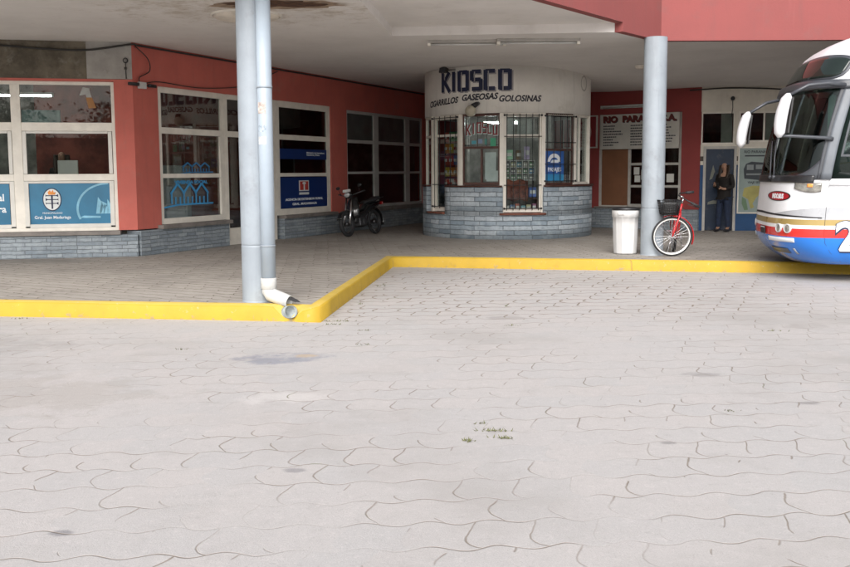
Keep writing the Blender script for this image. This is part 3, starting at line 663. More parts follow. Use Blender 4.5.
f = MB(); f.box(-.3, .3, -.015, -.0125, 1.29, 1.32); f.build('print_line', dk_, ps)
# ticket counter sign RIO PARANA S.A.
c = FC @ Vector((5.22, -.02, 2.10)); sg = thing('ticket_office_sign', 'white signboard reading RIO PARANA S.A. over a list of towns', 'sign', c, atan2(-4.3, 6.3))
sgm = M('white_sign_face', (.56, .54, .49), .5, var=.06)
f = MB(); f.box(.02, 2.0, -.05, -.01, .0, .84); f.build('board', sgm, sg, bevel=.005)
text('lettering', 'RIO  PARANA  S.A.', .145, M('dark_red_lettering', (.13, .015, .012), .6), sg, T(.09, -.054, .655) @ UP, bold=.012, squeeze=1.11, space=1.0)
text('lettering', 'RIO  PARANA  S.A.', .145, m_letter, sg, T(.105, -.0515, .643) @ UP, bold=.012, squeeze=1.11, space=1.0)
f = MB()
random.seed(3)
for cx, rows in ((.10, 8), (.80, 8), (1.45, 8)):
    for k in range(rows):
        zc = .56-k*.066; L = random.uniform(.22, .5); q = cx
        while q < cx+L:
            wl = random.uniform(.03, .06); f.box(q, q+wl*.8, -.053, -.0515, zc-.013, zc+.013+random.uniform(0, .006)); q += wl
f.build('destination_list', m_letter, sg)
lamp_bar('fluorescent_lamp', FC, 5.25, 6.55, -.05, 3.16, 'unlit tube lamp mounted on red wall above the signboard', lit=False)
# square red soft drink sign
c = FC @ Vector((4.95, -.03, 2.17)); rs = thing('round_logo_sign', 'square red advertising sign with a pale ring beside the kiosk', 'sign', c, atan2(-4.3, 6.3))
f = MB(); f.box(-.68, .18, -.05, 0, 0, .74); f.build('panel', M('dark_red_sign', (.25, .03, .035), .4), rs)
f = MB(); ring(f, -.25, .37, .31, .24, -.056, -.0515, n=32); f.build('ring', M('pinkish_ring', (.38, .22, .21), .5), rs)
f = MB()
for q in stroke_poly([(-.42, .36), (-.36, .45), (-.31, .33), (-.26, .44), (-.22, .34), (-.16, .43), (-.10, .35)], .03): f.prism(q, -.0545, -.0515)
f.build('script_mark', M('pinkish_ring', (.38, .22, .21), .5), rs)
f = MB(); 
for q in ((-.71, .21, -.03, 0), (-.71, .21, .74, .77), (-.71, -.68, 0, .74), (.18, .21, 0, .74)): f.box(q[0], q[1], -.06, 0, q[2], q[3])
f.build('sign_frame', M('dim_white_frame', (.5, .48, .44), .5), rs)
cable('cable', [FD @ Vector((q, -.04, 3.43+.03*sin(q*2))) for q in (-.2, .6, 1.4, 2.2, 3.4, 5, 8)], 'dark cable along the top of the cream wall behind the coach', .018)
c = FD @ Vector((.76, -.03, 3.22)); r = thing('wall_fitting', 'small black round fitting with a hanging lead on the cream wall', 'fitting', c)
f = MB(); f.ball((0, -.04, 0), .05); f.build('cap', m_blackpl, r)
f = MB(); f.tube([(0, -.03, -.04), (.01, -.02, -.2), (-.01, -.01, -.42)], .008); f.build('lead', m_cable, r)

# ============================================================ CANOPY
cp = thing('canopy_roof', 'low white plastered canopy ceiling with salmon red fascia over the platform', 'canopy', (0, 15, CEIL))
LC = T(0, -15, -CEIL)
def ceiling_mat():
    m, nt, p = new_mat('stained_ceiling_plaster')
    co = coord(nt)
    sp = nt.nodes.new('ShaderNodeSeparateXYZ'); nt.links.new(co, sp.inputs[0]); xx, yy = X(nt, sp.outputs[0]), X(nt, sp.outputs[1])
    n1 = noise(nt, co, .8, 6, .7); n2 = noise(nt, co, 2.6, 8, .75); n3 = noise(nt, co, 7, 6, .7)
    c = mixc(nt, n1.step(.35, .7), (.74, .71, .68), (.67, .64, .61))
    damp = ((xx+2.3)*(xx+2.3)*.10+(yy+2.6)*(yy+2.6)*.20)*-1+1          # damp zone in front of the corner column
    dz = damp.step(.0, 1.1)
    c = mixc(nt, (n2+dz*.16).step(.56, .76)*dz*.6, c, (.44, .37, .29))
    c = mixc(nt, (n3*n2*4).step(1.05, 1.45)*dz*.4, c, (.33, .27, .21))
    c = mixc(nt, n3.step(.6, .7)*.18, c, (.40, .36, .31))
    nt.links.new(c, p.inputs['Base Color']); p.inputs['Roughness'].default_value = .9
    bump(nt, p, n2*.6+noise(nt, co, 60, 3)*.3, .35, .02); return m
m_ceil = ceiling_mat()
m_soff = M('white_soffit', (.74, .71, .68), .85, var=.04, vs=1.5, bmp=.3, dirt=(.55, .51, .46), dirt_amt=.35)
E = [(-18, 11.2), (-1.10, 8.95), (-.51, 15.03), (3.16, 14.73), (3.97, 15.72), (22, 15.72)]
bm = bmesh.new()
vs = [bm.verts.new((x, y, 0)) for x, y in E+[(22, 30), (-18, 30)]]; bm.faces.new(vs)
for k in range(40):
    y = 16+k*.4
    bmesh.ops.bisect_plane(bm, geom=bm.verts[:]+bm.edges[:]+bm.faces[:], plane_co=(0, y, 0), plane_no=(0, 1, 0))
for k in range(14):
    bmesh.ops.bisect_plane(bm, geom=bm.verts[:]+bm.edges[:]+bm.faces[:], plane_co=(.5+k*.45, 0, 0), plane_no=(1, 0, 0))
for v in bm.verts: v.co.z = ceil_z(v.co.x, v.co.y)-CEIL; v.co.y -= 15
bmesh.ops.triangulate(bm, faces=[f for f in bm.faces if len(f.verts) > 4])
me = bpy.data.meshes.new('ceiling'); bm.to_mesh(me); bm.free(); me.materials.append(m_ceil)
o = bpy.data.objects.new('ceiling', me); COL.objects.link(o); o.parent = cp
ZS = 3.88
OV = [(-1.10, 9.15), (1.64, 12.76), (3.10, 14.64), (3.16, 14.73), (-.51, 15.03)]
x = MB(LC); x.face([(p[0], p[1], ZS) for p in OV]); x.build('overhang_soffit', m_soff, cp)
x = MB(LC)
for a, b in ((E[1], E[2]), (E[2], E[3])):
    x.face([(a[0], a[1], CEIL), (b[0], b[1], CEIL), (b[0], b[1], ZS+.02), (a[0], a[1], ZS+.02)])
x.build('ceiling_edge', m_soff, cp)
x = MB(LC); TOPZ = 5.3
def fas(a, b, z0, th=.14):
    d = Vector((b[0]-a[0], b[1]-a[1])); d.normalize(); n = Vector((-d.y, d.x))*th
    q = [a, b, (b[0]+n.x, b[1]+n.y), (a[0]+n.x, a[1]+n.y)]
    x.slab(q, z0, TOPZ)
fas(E[0], (-1.10, 8.95), CEIL-.002); fas((-1.10, 8.95), (1.64, 12.76), ZS-.003); fas((1.64, 12.76), (3.105, 14.65), ZS-.003)
fas((3.105, 14.65), (3.97, 15.70), CEIL-.003); fas((3.97, 15.70), (22, 15.70), CEIL-.003)
x.build('fascia', m_redf, cp)
x = MB(LC); x.slab([E[0], (-1.1, 9.1), (1.6, 12.9), (3.06, 14.8), (3.9, 15.8), (22, 15.8), (22, 30), (-18, 30)], 4.1, 4.3); x.build('roof_slab', m_greycon, cp)
# rust hole by the corner column
x = MB(LC); pts = []
random.seed(5)
for i in range(26):
    a = 2*pi*i/26; rr_ = 1+random.uniform(-.25, .25); pts.append((-1.95+.66*rr_*cos(a), 12.2-.05+.23*rr_*sin(a), CEIL-.004))
x.face(pts); x.build('exposed_rust', M('rust_brown', (.09, .04, .02), .8, var=.4, vs=14, bmp=.8, bs=30), cp)
x = MB(LC); pts = []
for i in range(30):
    a = 2*pi*i/30; rr_ = 1+random.uniform(-.12, .12); pts.append((-1.9+.86*rr_*cos(a), 12.2+.0+.32*rr_*sin(a), CEIL-.002))
x.face(pts); x.build('peeled_patch', M('peeled_brown', (.33, .24, .17), .85, var=.25, vs=9, bmp=.6, bs=30), cp)
# ceiling lamps
def round_lamp(loc, R, label):
    r = thing('ceiling_lamp', label, 'ceiling light', loc, group='round ceiling lamps')
    f = MB(); f.lathe([(0, -.075), (R*.6, -.07), (R*.93, -.045), (R, -.01), (R, 0)], 36); f.build('diffuser', M('lamp_diffuser', (.70, .64, .55), .5), r)
    f = MB(); f.lathe([(R*1.0, -.02), (R*1.06, -.018), (R*1.06, 0)], 36); f.build('rim', m_frame, r)
round_lamp((-2.45, 13.0, CEIL), .46, 'large round cream ceiling lamp behind the corner column')
round_lamp((4.3, 18.6, ceil_z(4.3, 18.6)), .10, 'small round white ceiling lamp beside the far column')
def batten(x0, x1, y, label):
    c = Vector(((x0+x1)/2, y, CEIL)); r = thing('batten_lamp', label, 'ceiling light', c, group='unlit tube fittings under the canopy'); L = (x1-x0)/2
    f = MB(); f.box(-L, L, -.07, .07, -.05, 0); f.build('housing', M('batten_housing', (.42, .40, .37), .5), r, bevel=.004)
    f = MB(); f.tube([(-L+.05, -.03, -.072), (L-.05, -.03, -.072)], .015, 8); f.build('tube', M('unlit_tube', (.6, .6, .58), .3), r)
    for a_x in (-L, L-.05):
        f = MB(); f.box(a_x, a_x+.05, -.07, .07, -.095, -.05); f.build('end_cap', m_frame, r)
batten(.06, 1.36, 15.55, 'left unlit tube fitting on canopy ceiling in front of the kiosk')
batten(1.20, 2.56, 15.42, 'right unlit tube fitting on canopy ceiling in front of the kiosk')

# ============================================================ COLUMNS AND PIPE
def column(loc, R, label, seam):
    r = thing('column', label, 'column', loc, group='round canopy columns')
    zt = CEIL-SW
    f = MB(); f.lathe([(R*1.02, 0), (R*1.02, .01)]+[(R, .012)]+[(R, z) for z in (.02, .03, .2, .5, seam-.02, seam-.006)]+[(R-.004, seam-.003), (R-.004, seam+.003), (R, seam+.006)]+[(R, z) for z in (seam+.02, seam+.05, 1.5, 2.5, zt)], 48); f.build('shaft', m_steel, r)
    return r
column((-1.845, 10.02, SW), .158, 'thick pale column at the kerb corner with a downpipe beside it', .62)
column((3.80, 15.36, SW), .187, 'pale column between the white bin and the red bicycle', .78)
px, py = -1.688, 9.87
dp = thing('downpipe', 'pale blue downpipe strapped to the corner column with broken white elbow', 'pipe', (px, py, SW))
f = MB(); f.tube([(0, 0, .17), (0, 0, 1.8), (0, 0, CEIL-SW)], .078, 24); f.build('pipe', m_pipe, dp)
f = MB(); f.lathe([(.079, .15), (.086, .155), (.086, .27), (.079, .275)], 24)
f.tube([(0, 0, .2), (.004, -.003, .13), (.03, -.02, .09), (.08, -.05, .075), (.24, -.13, .03)], [.080, .080, .078, .074, .066], 20, caps=False); o = f.build('elbow', m_pvc, dp)
q = o.modifiers.new('s', 'SOLIDIFY'); q.thickness = .006
f = MB(); f.prism([(.20, .07), (.27, .085), (.33, .055), (.36, .03), (.30, .03), (.25, .05)], -.17, -.16); f.build('broken_edge', m_blackpl, dp)
for z in (.62, 2.3):
    f = MB(); f.lathe([(.079, z-.01), (.083, z-.01), (.083, z+.01), (.079, z+.01)], 24); f.box(-.21, -.06, .02, .026, z-.01, z+.01); f.build('strap', m_steel, dp)
for z, hh, cc in ((2.02, .12, (.50, .42, .38)), (1.83, .07, (.36, .43, .50)), (1.70, .08, (.6, .6, .58))):
    f = MB(); f.lathe([(.0795, z), (.0795, z+hh)], 10, a0=radians(215), a1=radians(285)); f.build('torn_sticker', M('torn_sticker_%d' % int(z*100), cc, .6, var=.3, vs=30, dirt=(.7, .7, .68), dirt_amt=.8, dsc=22), dp)
# drain outlet in the kerb notch
f = MB(T(-1.44, 9.66, .10) @ RZ(radians(28)) @ RX(radians(78)))
f.lathe([(.0, .0), (.060, .0), (.068, .06), (.068, -.16), (.060, -.16)], 24)
m_out = M('grey_outlet', (.27, .30, .30), .6, var=.2, vs=14, dirt=(.45, .43, .36), dirt_amt=.6, dsc=12)
tag(f.build('drain_outlet', m_out), 'short grey drain pipe end set in the notch of the yellow kerb corner', 'drain pipe')

# ============================================================ KIOSK
KX, KY = 1.86, 20.9
ks = thing('kiosk_booth', 'round kiosk booth with KIOSCO lettering above barred windows and grey blue stone base', 'kiosk', (KX, KY, SW))
def arc(mb, r0, r1, t0, t1, z0, z1, step=3):
    n = max(1, int(abs(t1-t0)/step)); A = [radians(t0+(t1-t0)*i/n) for i in range(n+1)]
    pt = lambda r, a, z: (r*sin(a), -r*cos(a), z)
    for a, b in zip(A[:-1], A[1:]):
        ua, ub = r1*a, r1*b
        mb.face([pt(r1, a, z0), pt(r1, b, z0), pt(r1, b, z1), pt(r1, a, z1)], [(ua, z0), (ub, z0), (ub, z1), (ua, z1)], True)
        mb.face([pt(r0, b, z0), pt(r0, a, z0), pt(r0, a, z1), pt(r0, b, z1)], [(ub, z0), (ua, z0), (ua, z1), (ub, z1)], True)
        mb.face([pt(r0, a, z1), pt(r1, a, z1), pt(r1, b, z1), pt(r0, b, z1)], [(ua, 0), (ua, .2), (ub, .2), (ub, 0)])
        mb.face([pt(r0, b, z0), pt(r1, b, z0), pt(r1, a, z0), pt(r0, a, z0)], [(ub, 0), (ub, .2), (ua, .2), (ua, 0)])
    for a in (A[0], A[-1]): mb.face([pt(r0, a, z0), pt(r1, a, z0), pt(r1, a, z1), pt(r0, a, z1)], [(0, z0), (.2, z0), (.2, z1), (0, z1)])
    return mb
RB = 1.90
x = MB(); arc(x, 1.68, RB, -250, 110, 0, .50, 4)
arc(x, 1.68, RB, -250, -72, .5, 1.08); arc(x, 1.68, RB, -49, -7.5, .5, 1.08); arc(x, 1.68, RB, 18.5, 110, .5, 1.08)
x.build('stone_base', m_stone, ks)
x = MB(); arc(x, 1.66, RB+.02, -72, -49, .502, .545); arc(x, 1.66, RB+.03, -9.5, 20, .502, .545); x.build('low_sill', m_sillbrown, ks)
x = MB(); arc(x, 1.66, RB+.02, -48.5, -8, 1.083, 1.115); arc(x, 1.66, RB+.03, 19, 108, 1.083, 1.12); arc(x, 1.66, RB+.02, -250, -73, 1.083, 1.115); x.build('counter_sill', m_brownwood, ks)
x = MB(); arc(x, 1.55, 1.845, -250, 110, 2.60, CEIL-SW-.004); x.build('fascia', M('kiosk_white_render', (.80, .775, .72), .8, var=.05, vs=1.5, bmp=.3, dirt=(.60, .57, .50), dirt_amt=.6, dsc=1.8, streak=.3), ks)
x = MB(); arc(x, .02, 1.54, -180, 180, 2.66, 2.70, 10); x.build('inner_ceiling', m_inw, ks)
x = MB(); arc(x, 1.0, 1.06, 60, 300, 0, 2.66, 8); x.build('inner_wall', M('kiosk_inner_wall', (.30, .29, .27), .8, var=.3), ks)
def chord(t0, t1, R=1.80):
    a, b = radians(t0), radians(t1); p = Vector((R*sin(a), -R*cos(a), 0)); q = Vector((R*sin(b), -R*cos(b), 0))
    return T(*p) @ RZ(atan2((q-p).y, (q-p).x)), (q-p).length
def kwin(t0, t1, z0, z1, vb, hb, w_=.05, mat=None, lab=None, gm=None):
    m, L = chord(t0, t1); return window('window', m, ks, 0, L, z0, z1, [(L*v, q) for v, q in vb], hb, w_=w_, mat=mat, gmat=gm, dep=.06, y=-.03, label=lab), m, L
k1, M1, L1 = kwin(-66, -37.2, .56, 2.598, [], [(2.17, .05)], w_=.09, lab='left kiosk window full of hanging snacks behind bars')
k2, M2, L2 = kwin(-36.4, -8.8, 1.125, 2.598, [], [(1.90, .05)], w_=.055, mat=m_brownwood, lab='brown serving window with red arched lettering')
k3, M3, L3 = kwin(-8.0, 18.6, .56, 2.598, [], [(2.13, .06)], w_=.075, lab='tall kiosk window with a grid rack of small packs behind bars')
k4, M4, L4 = kwin(19.4, 45.6, 1.125, 2.598, [], [(1.85, .04)], w_=.04, mat=m_brownwood, lab='kiosk window with blue travel poster')
k5, M5, L5 = kwin(46.4, 72, 1.125, 2.598, [(.35, .04)], [], w_=.05)
k0, M0, L0 = kwin(-92, -66.8, .56, 2.598, [], [(2.17, .05)], w_=.05)
k6, M6, L6 = kwin(72.8, 100, 1.125, 2.598, [], [], w_=.05)
f = MB()
for t in (-36.8, -8.4, 19.0, 46.0, -66.4, 72.4):
    a = radians(t); m = T(1.80*sin(a), -1.80*cos(a), 0) @ RZ(a)
    f.box(-.045, .045, -.055, .05, (1.122 if t in (46.0, 72.4) else .548), 2.598, m)
f.build('mullion', m_frame, ks, bevel=.006)
def grille(m, L, z0, z1, n, hz, par, y=-.075, x0=.05):
    f = MB(m); xs = [x0+(L-2*x0)*i/(n-1) for i in range(n)]
    for q in xs: f.tube([(q, y, z0), (q, y, z1)], .008, 6)
    for z in hz: f.tube([(x0-.06, y-.008, z), (L-x0+.06, y-.008, z)], .009, 6)
    for z in hz[:1]+hz[-1:]:
        for q in (x0-.055, L-x0+.055): f.tube([(q, y-.008, z), (q, .0, z)], .012, 6); f.ball((q, y-.012, z), .022, n=8)
    f.build('bars', m_black, par)
grille(M1, L1, .62, 2.58, 5, [.66, 1.13, 2.54], k1, x0=.09)
grille(M3, L3, .60, 2.58, 6, [.64, 1.12, 2.12, 2.55], k3, x0=.08)
grille(M4, L4, 1.16, 2.58, 5, [1.2, 1.55, 2.0, 2.54], k4, x0=.05)
grille(M2, L2, 1.93, 2.56, 4, [1.95], k2, y=.05, x0=.12)
f = MB(M4)
for i in range(14): f.tube([(.05+L4*i/14*.93, -.06, 2.575-.01), (.05+L4*(i+.5)/14*.93, -.09, 2.555), (.05+L4*(i+1)/14*.93, -.06, 2.575)], .007, 5)
f.build('awning_edge', m_frame, k4)
# fascia lettering painted along the curve
def bender(R, t0, z0, slope=0):
    def g(p):
        a = radians(t0)+p.x/R; r_ = R+.002+p.z
        return Vector((r_*sin(a), -r_*cos(a), z0+p.y+slope*p.x))
    return g
W_ = .062
LET = {'K': [[(0, 0), (0, 1)], [(.02, .42), (.2, 1.0)], [(.05, .55), (.215, 0)]], 'I': [[(0, 0), (0, 1)]],
       'O': [[(0, .0), (0, 1)], [(0, .93), (.2, .93)], [(.2, 1), (.2, 0)], [(.2, .07), (0, .07)]],
       'S': [[(.2, .93), (0, .93)], [(0, .98), (0, .5)], [(0, .53), (.2, .53)], [(.2, .55), (.2, 0)], [(.2, .07), (0, .07)]],
       'C': [[(.2, .93), (0, .93)], [(0, 1), (0, 0)], [(0, .07), (.2, .07)]]}
def kiosco(mat, name, dx, dz, r_, ww, par, t0s, R, z0, hh, sx=1.0, arch=None, mb=None):
    f = mb or MB()
    for ch, t0 in t0s:
        for seg in LET[ch]:
            pts = [(p[0]*sx, p[1]*hh) for p in seg]
            for q in stroke_poly(pts, ww):
                # subdivide quads horizontally so they follow the curve
                n = 4; A, B, C, D = [Vector((a, b, 0)) for a, b in q]
                for i in range(n):
                    s0, s1 = i/n, (i+1)/n
                    quad = [A.lerp(B, s0), A.lerp(B, s1), D.lerp(C, s1), D.lerp(C, s0)]
                    g = []
                    for p in quad:
                        a = radians(t0)+(p.x+dx)/R; g.append((r_*sin(a), -r_*cos(a), z0+p.y+dz))
                    f.face(g)
    return f.build(name, mat, par)
word = [('K', -52.4), ('I', -42.3), ('O', -37.8), ('S', -28.3), ('C', -19.0), ('O', -9.6)]
kiosco(m_shadowgrey, 'lettering_edge', .026, -.022, 1.8475, .092, ks, word, 1.845, 3.07, .41)
kiosco(m_navy, 'lettering', 0, 0, 1.8495, .084, ks, word, 1.845, 3.07, .41)
for body, t0, z0, sl, sq in (('CIGARRILLOS', -69.5, 2.785, .055, .93), ('GASEOSAS', -36.0, 2.87, .02, .96), ('GOLOSINAS', -10.6, 2.83, -.0, .92)):
    text('lettering', body, .125, m_letter, ks, None, bold=.006, shear=.25, squeeze=sq, bend=bender(1.846, t0, z0, sl), ext=.001)
f = MB(); A_ = []
# faint round ghost mark on the right of the fascia
for i in range(26):
    p, q = 2*pi*i/26, 2*pi*(i+1)/26
    g = []
    for rr_, aa in ((.12, p), (.155, p), (.155, q), (.12, q)):
        a = radians(57)+rr_*cos(aa)/1.84; g.append((1.8475*sin(a), -1.8475*cos(a), 3.26+rr_*1.1*sin(aa)))
    f.face(g)
f.build('ghost_mark', M('ghost_grey', (.46, .44, .40), .8), ks)
# red arched KIOSCO on the serving window
m_rl = M('red_lettering', (.34, .02, .03), .5); wf = MB(M2)
for name, mt, off, ww, yy in (('lettering_edge', m_pw, .012, .062, .012), ('lettering', m_rl, 0, .046, .008)):
    f = MB(M2)
    for i, ch in enumerate('KIOSCO'):
        xx = .10+i*.118+(.03 if ch == 'I' else 0); zz = 2.14+.055*sin(pi*(i+.5)/6); hh = .23
        for seg in LET[ch]:
            for q in stroke_poly([(xx+p[0]*.38+off, zz+p[1]*hh-off) for p in seg], ww*.62): f.prism(q, yy-.008, yy-.005)
    f.build(name, mt, k2)
for k, (cx, cz, w2_, h2_, cc) in enumerate(((.26, 2.01, .10, .07, (.05, .35, .45)), (.40, 2.03, .09, .09, (.25, .32, .5)), (.52, 2.02, .05, .12, (.05, .25, .22)), (.68, 2.0, .12, .19, (.04, .40, .22)))):
    f = MB(M2); f.box(cx-w2_/2, cx+w2_/2, .004, .0065, cz-h2_/2, cz+h2_/2); f.build('sticker', M('sticker_%d' % k, cc, .5), k2)
f = MB(M2); f.box(.42, .46, -.035, .02, 1.16, 1.87); f.build('sliding_rail', m_brownwood, k2)
f = MB(M2); f.box(.50, .74, .02, .024, 1.24, 1.80); f.box(.53, .80, .026, .03, 1.2, 1.42); f.build('paper_notice', M('pale_notice', (.55, .60, .60), .6), k2)
# blue travel poster
f = MB(M4); f.box(.05, .56, -.006, -.003, 1.19, 1.82); f.build('poster', M('travel_blue', (.02, .10, .36), .4), k4)
f = MB(M4); f.box(.05, .56, -.0085, -.0065, 1.19, 1.34); f.build('poster_foot', M('travel_cyan', (.03, .25, .50), .4), k4)
f = MB(M4)
for i in range(12):
    p, q = pi*i/12, pi*(i+1)/12
    f.prism([(.30+.11*cos(p), 1.60+.09*sin(p)), (.30+.18*cos(p), 1.60+.17*sin(p)), (.30+.18*cos(q), 1.60+.17*sin(q)), (.30+.11*cos(q), 1.60+.09*sin(q))], -.0085, -.0065)
f.prism([(.2, 1.58), (.42, 1.58), (.40, 1.64), (.24, 1.64)], -.0085, -.0065)
f.build('poster_emblem', m_ink, k4)
text('lettering', 'PASAJES', .085, m_ink, k4, M4 @ T(.305, -.0105, 1.40) @ UP, 'CENTER', bold=.002, squeeze=.88)
# goods inside the kiosk: every countable item is its own thing
def kthing(name, label, cat, m, loc, group=None, rz=0):
    w_m = T(KX, KY, SW) @ m; p = w_m @ Vector(loc); r = thing(name, label, cat, p, w_m.to_euler().z+rz, group); return r
rk = kthing('display_rack', 'white wire grid rack behind the tall barred kiosk window', 'rack', M3, (.40, .22, 1.22))
f = MB()
for i in range(6): f.box(-.33+.13*i-.005, -.33+.13*i+.005, -.04, .06, 0, .42)
for j in range(4): f.box(-.33, .325, -.045, .062, .135*j-.006, .135*j+.006)
f.build('grid', m_white, rk)
f = MB(); f.box(-.32, .32, .065, .08, 0, .42); f.build('back_board', M('rack_back', (.12, .12, .11), .6), rk)
f = MB(); f.tube([(-.3, .03, -.67), (-.3, .03, 0)], .012, 8); f.tube([(.3, .03, -.67), (.3, .03, 0)], .012, 8); f.build('support', m_black, rk)
pc = [(.10, .25, .30), (.35, .33, .2), (.12, .12, .14), (.3, .32, .3), (.05, .16, .3), (.25, .2, .1), (.4, .38, .34), (.1, .2, .12)]
random.seed(11); proto = None
grp = 'small packs standing in the white grid rack'
rowname = ['bottom', 'middle', 'top']; colname = ['leftmost', 'second', 'middle', 'fourth', 'rightmost']
meshes = []
for k, c_k in enumerate(pc):
    f = MB(); f.box(-.042, .042, -.015, .02, 0, .095); f.cur = 1; f.box(-.035, .035, -.017, -.0155, .03, .065)
    o = f.build('cigarette_pack', [M('pack_%d' % k, c_k, .5), m_paper]); meshes.append(o.data); bpy.data.objects.remove(o)
for j in range(3):
    for i in range(5):
        r = bpy.data.objects.new('cigarette_pack', random.choice(meshes)); COL.objects.link(r)
        q = kthing('tmp', 'x', 'x', M3, (.40-.265+.13*i, .22, 1.22+.135*j+.007)); r.location = q.location; r.rotation_euler = q.rotation_euler; bpy.data.objects.remove(q)
        tag(r, '%s pack in the %s row of the white grid rack' % (colname[i], rowname[j]), 'pack', grp)
def item_box(label, m, loc, dims, col, name='product_box', cat='box', group=None, lid=None, bev=.006):
    r = kthing(name, label, cat, m, loc, group); w_, d, h = dims
    f = MB(); f.box(-w_/2, w_/2, -d/2, d/2, 0, h); f.build('carton', M('carton_%s' % label[:14].replace(' ', '_'), col, .55, var=.15, vs=12), r, bevel=bev)
    f = MB(); f.box(-w_*.38, w_*.38, -d/2-.003, -d/2-.0005, h*.35, h*.7); f.build('label_print', M('lbl_'+label[:14].replace(' ', '_'), lid or (.6, .6, .58), .5), r)
    return r
item_box('pale green tub on top of the grid rack in the kiosk', M3, (.17, .24, 1.65), (.17, .1, .20), (.30, .52, .36), 'product_tub', 'tub')
item_box('small tan package between green tub and lilac doll box', M3, (.38, .24, 1.65), (.10, .08, .19), (.14, .09, .05))
item_box('lilac tall package on top of the grid rack', M3, (.56, .24, 1.65), (.10, .08, .27), (.42, .34, .52))
item_box('blue and white box low in the tall kiosk window', M3, (.655, .13, .87), (.15, .12, .20), (.06, .12, .38))
f = MB()
f.grid([[(-.27+.055*i, -.02-.035*sin(i*.9)*sin(j*.7), .0+.085*j+.02*sin(i*1.3)) for j in range(6)] for i in range(10)])
r = kthing('draped_cloth', 'red brown patterned cloth hanging behind the bars under the rack', 'cloth', M3, (.33, .12, .80)); o = f.build('cloth', M('red_brown_cloth', (.17, .05, .035), .8, var=.5, vs=9, dirt=(.3, .16, .1), dirt_amt=.7, dsc=8), r)
s2 = o.modifiers.new('s', 'SOLIDIFY'); s2.thickness = .01
sh = kthing('low_shelf', 'dark low shelf at the foot of the tall kiosk window', 'shelf', M3, (.40, .15, .42))
f = MB(); f.box(-.36, .36, -.1, .14, .15, .17); f.build('shelf_board', m_brownwood, sh)
f = MB(); f.box(-.36, .36, -.1, .14, .41, .43); f.build('shelf_board', m_brownwood, sh)
f = MB(); f.box(-.36, -.34, -.1, .14, .17, .41); f.box(.34, .36, -.1, .14, .17, .41); f.build('side_panel', m_brownwood, sh)
cols = [(.5, .5, .48), (.1, .2, .4), (.45, .12, .08), (.15, .35, .4), (.55, .5, .3), (.3, .1, .2)]
nm = ['leftmost white', 'dark blue', 'brick red', 'teal', 'mustard', 'rightmost plum']
for i in range(6): item_box('%s sweets box on the low shelf of the kiosk' % nm[i], M3, (.11+.115*i, .10, .592), (.095, .07, .10+.02*(i % 3)), cols[i], 'sweets_box', 'box', 'sweets boxes on the low kiosk shelf', bev=.003)
# hanging snack packets behind the left window
random.seed(21)
sc_cols = [('red', (.42, .05, .03)), ('orange', (.5, .18, .03)), ('yellow', (.5, .36, .05)), ('white', (.5, .5, .46)), ('brown', (.16, .07, .03)), ('blue', (.06, .12, .35)), ('green', (.08, .25, .09))]
snm = {}
for n_, c_k in sc_cols:
    f = MB(); P = [[((-.5+i/5)*.15, -.028*sin(pi*i/5)*sin(pi*j/6)-.002, j/6*.2) for j in range(7)] for i in range(6)]; f.grid(P)
    f.grid([[(a, .004-b-.004, c) for a, b, c in r_] for r_ in P]); f.cur = 1; f.grid([[(-.045+.018*i, -.031, .07+.02*j) for j in range(4)] for i in range(6)])
    o = f.build('snack_packet', [M('packet_'+n_, c_k, .35, var=.2, vs=20), m_paper if n_ != 'white' else m_rl]); snm[n_] = o.data; bpy.data.objects.remove(o)
hk = kthing('snack_hanger', 'black wire hanger strip carrying snack packets behind the left window', 'hanger', M1, (L1/2, .20, 0))
f = MB()
for z in (.80, 1.05, 1.30, 1.55, 1.80, 2.05): f.tube([(-.32, 0, z+.21), (.32, 0, z+.21)], .006, 6)
f.tube([(-.32, .01, .0), (-.32, .01, 2.5)], .008, 6); f.tube([(.32, .01, 0), (.32, .01, 2.5)], .008, 6); f.build('wire', m_black, hk)
rown = ['bottom', 'second lowest', 'third', 'fourth', 'fifth', 'top']; cn = ['left', 'centre left', 'centre right', 'right']
for j in range(6):
    for i in range(4):
        n_ = random.choice([c for c, _ in sc_cols] + ['red', 'orange'])
        r = bpy.data.objects.new('snack_packet', snm[n_]); COL.objects.link(r)
        q = kthing('tmp', 'x', 'x', M1, (L1/2-.235+.157*i, .175, .80+.25*j)); r.location = q.location; r.rotation_euler = q.rotation_euler; bpy.data.objects.remove(q)
        tag(r, '%s snack packet, %s in the %s row of the left kiosk window' % (n_, cn[i], rown[j]), 'snack packet', 'snack packets hanging in the left kiosk window')
# pale backdrop panels and lit tubes in the kiosk
def kpanel(m, loc, w_, h, col, label, mt):
    r = kthing('back_panel', label, 'panel', m, loc); f = MB(); f.box(-w_/2, w_/2, 0, .015, 0, h); f.build('sheet', M(mt, col, .7), r)
kpanel(M3, (.23, .55, 2.16), .26, .36, (.40, .43, .42), 'pale backdrop panel at upper left of the tall kiosk window', 'pale_back')
kpanel(M3, (.60, .55, 2.16), .36, .36, (.40, .43, .42), 'pale backdrop panel at upper right of the tall kiosk window', 'pale_back')
kc = Matrix.Identity(4)
for (x0, x1, y, z, lab) in ((-.60, -.15, -.95, 2.50, 'lit tube inside the kiosk behind the red lettering'), (.02, .32, -1.0, 2.50, 'lit tube inside the kiosk above the pale backdrop')):
    lamp_bar('kiosk_tube_lamp', T(KX, KY, SW), x0, x1, y, z-.0, lab, 'lit tubes in the kiosk', w_=.07)
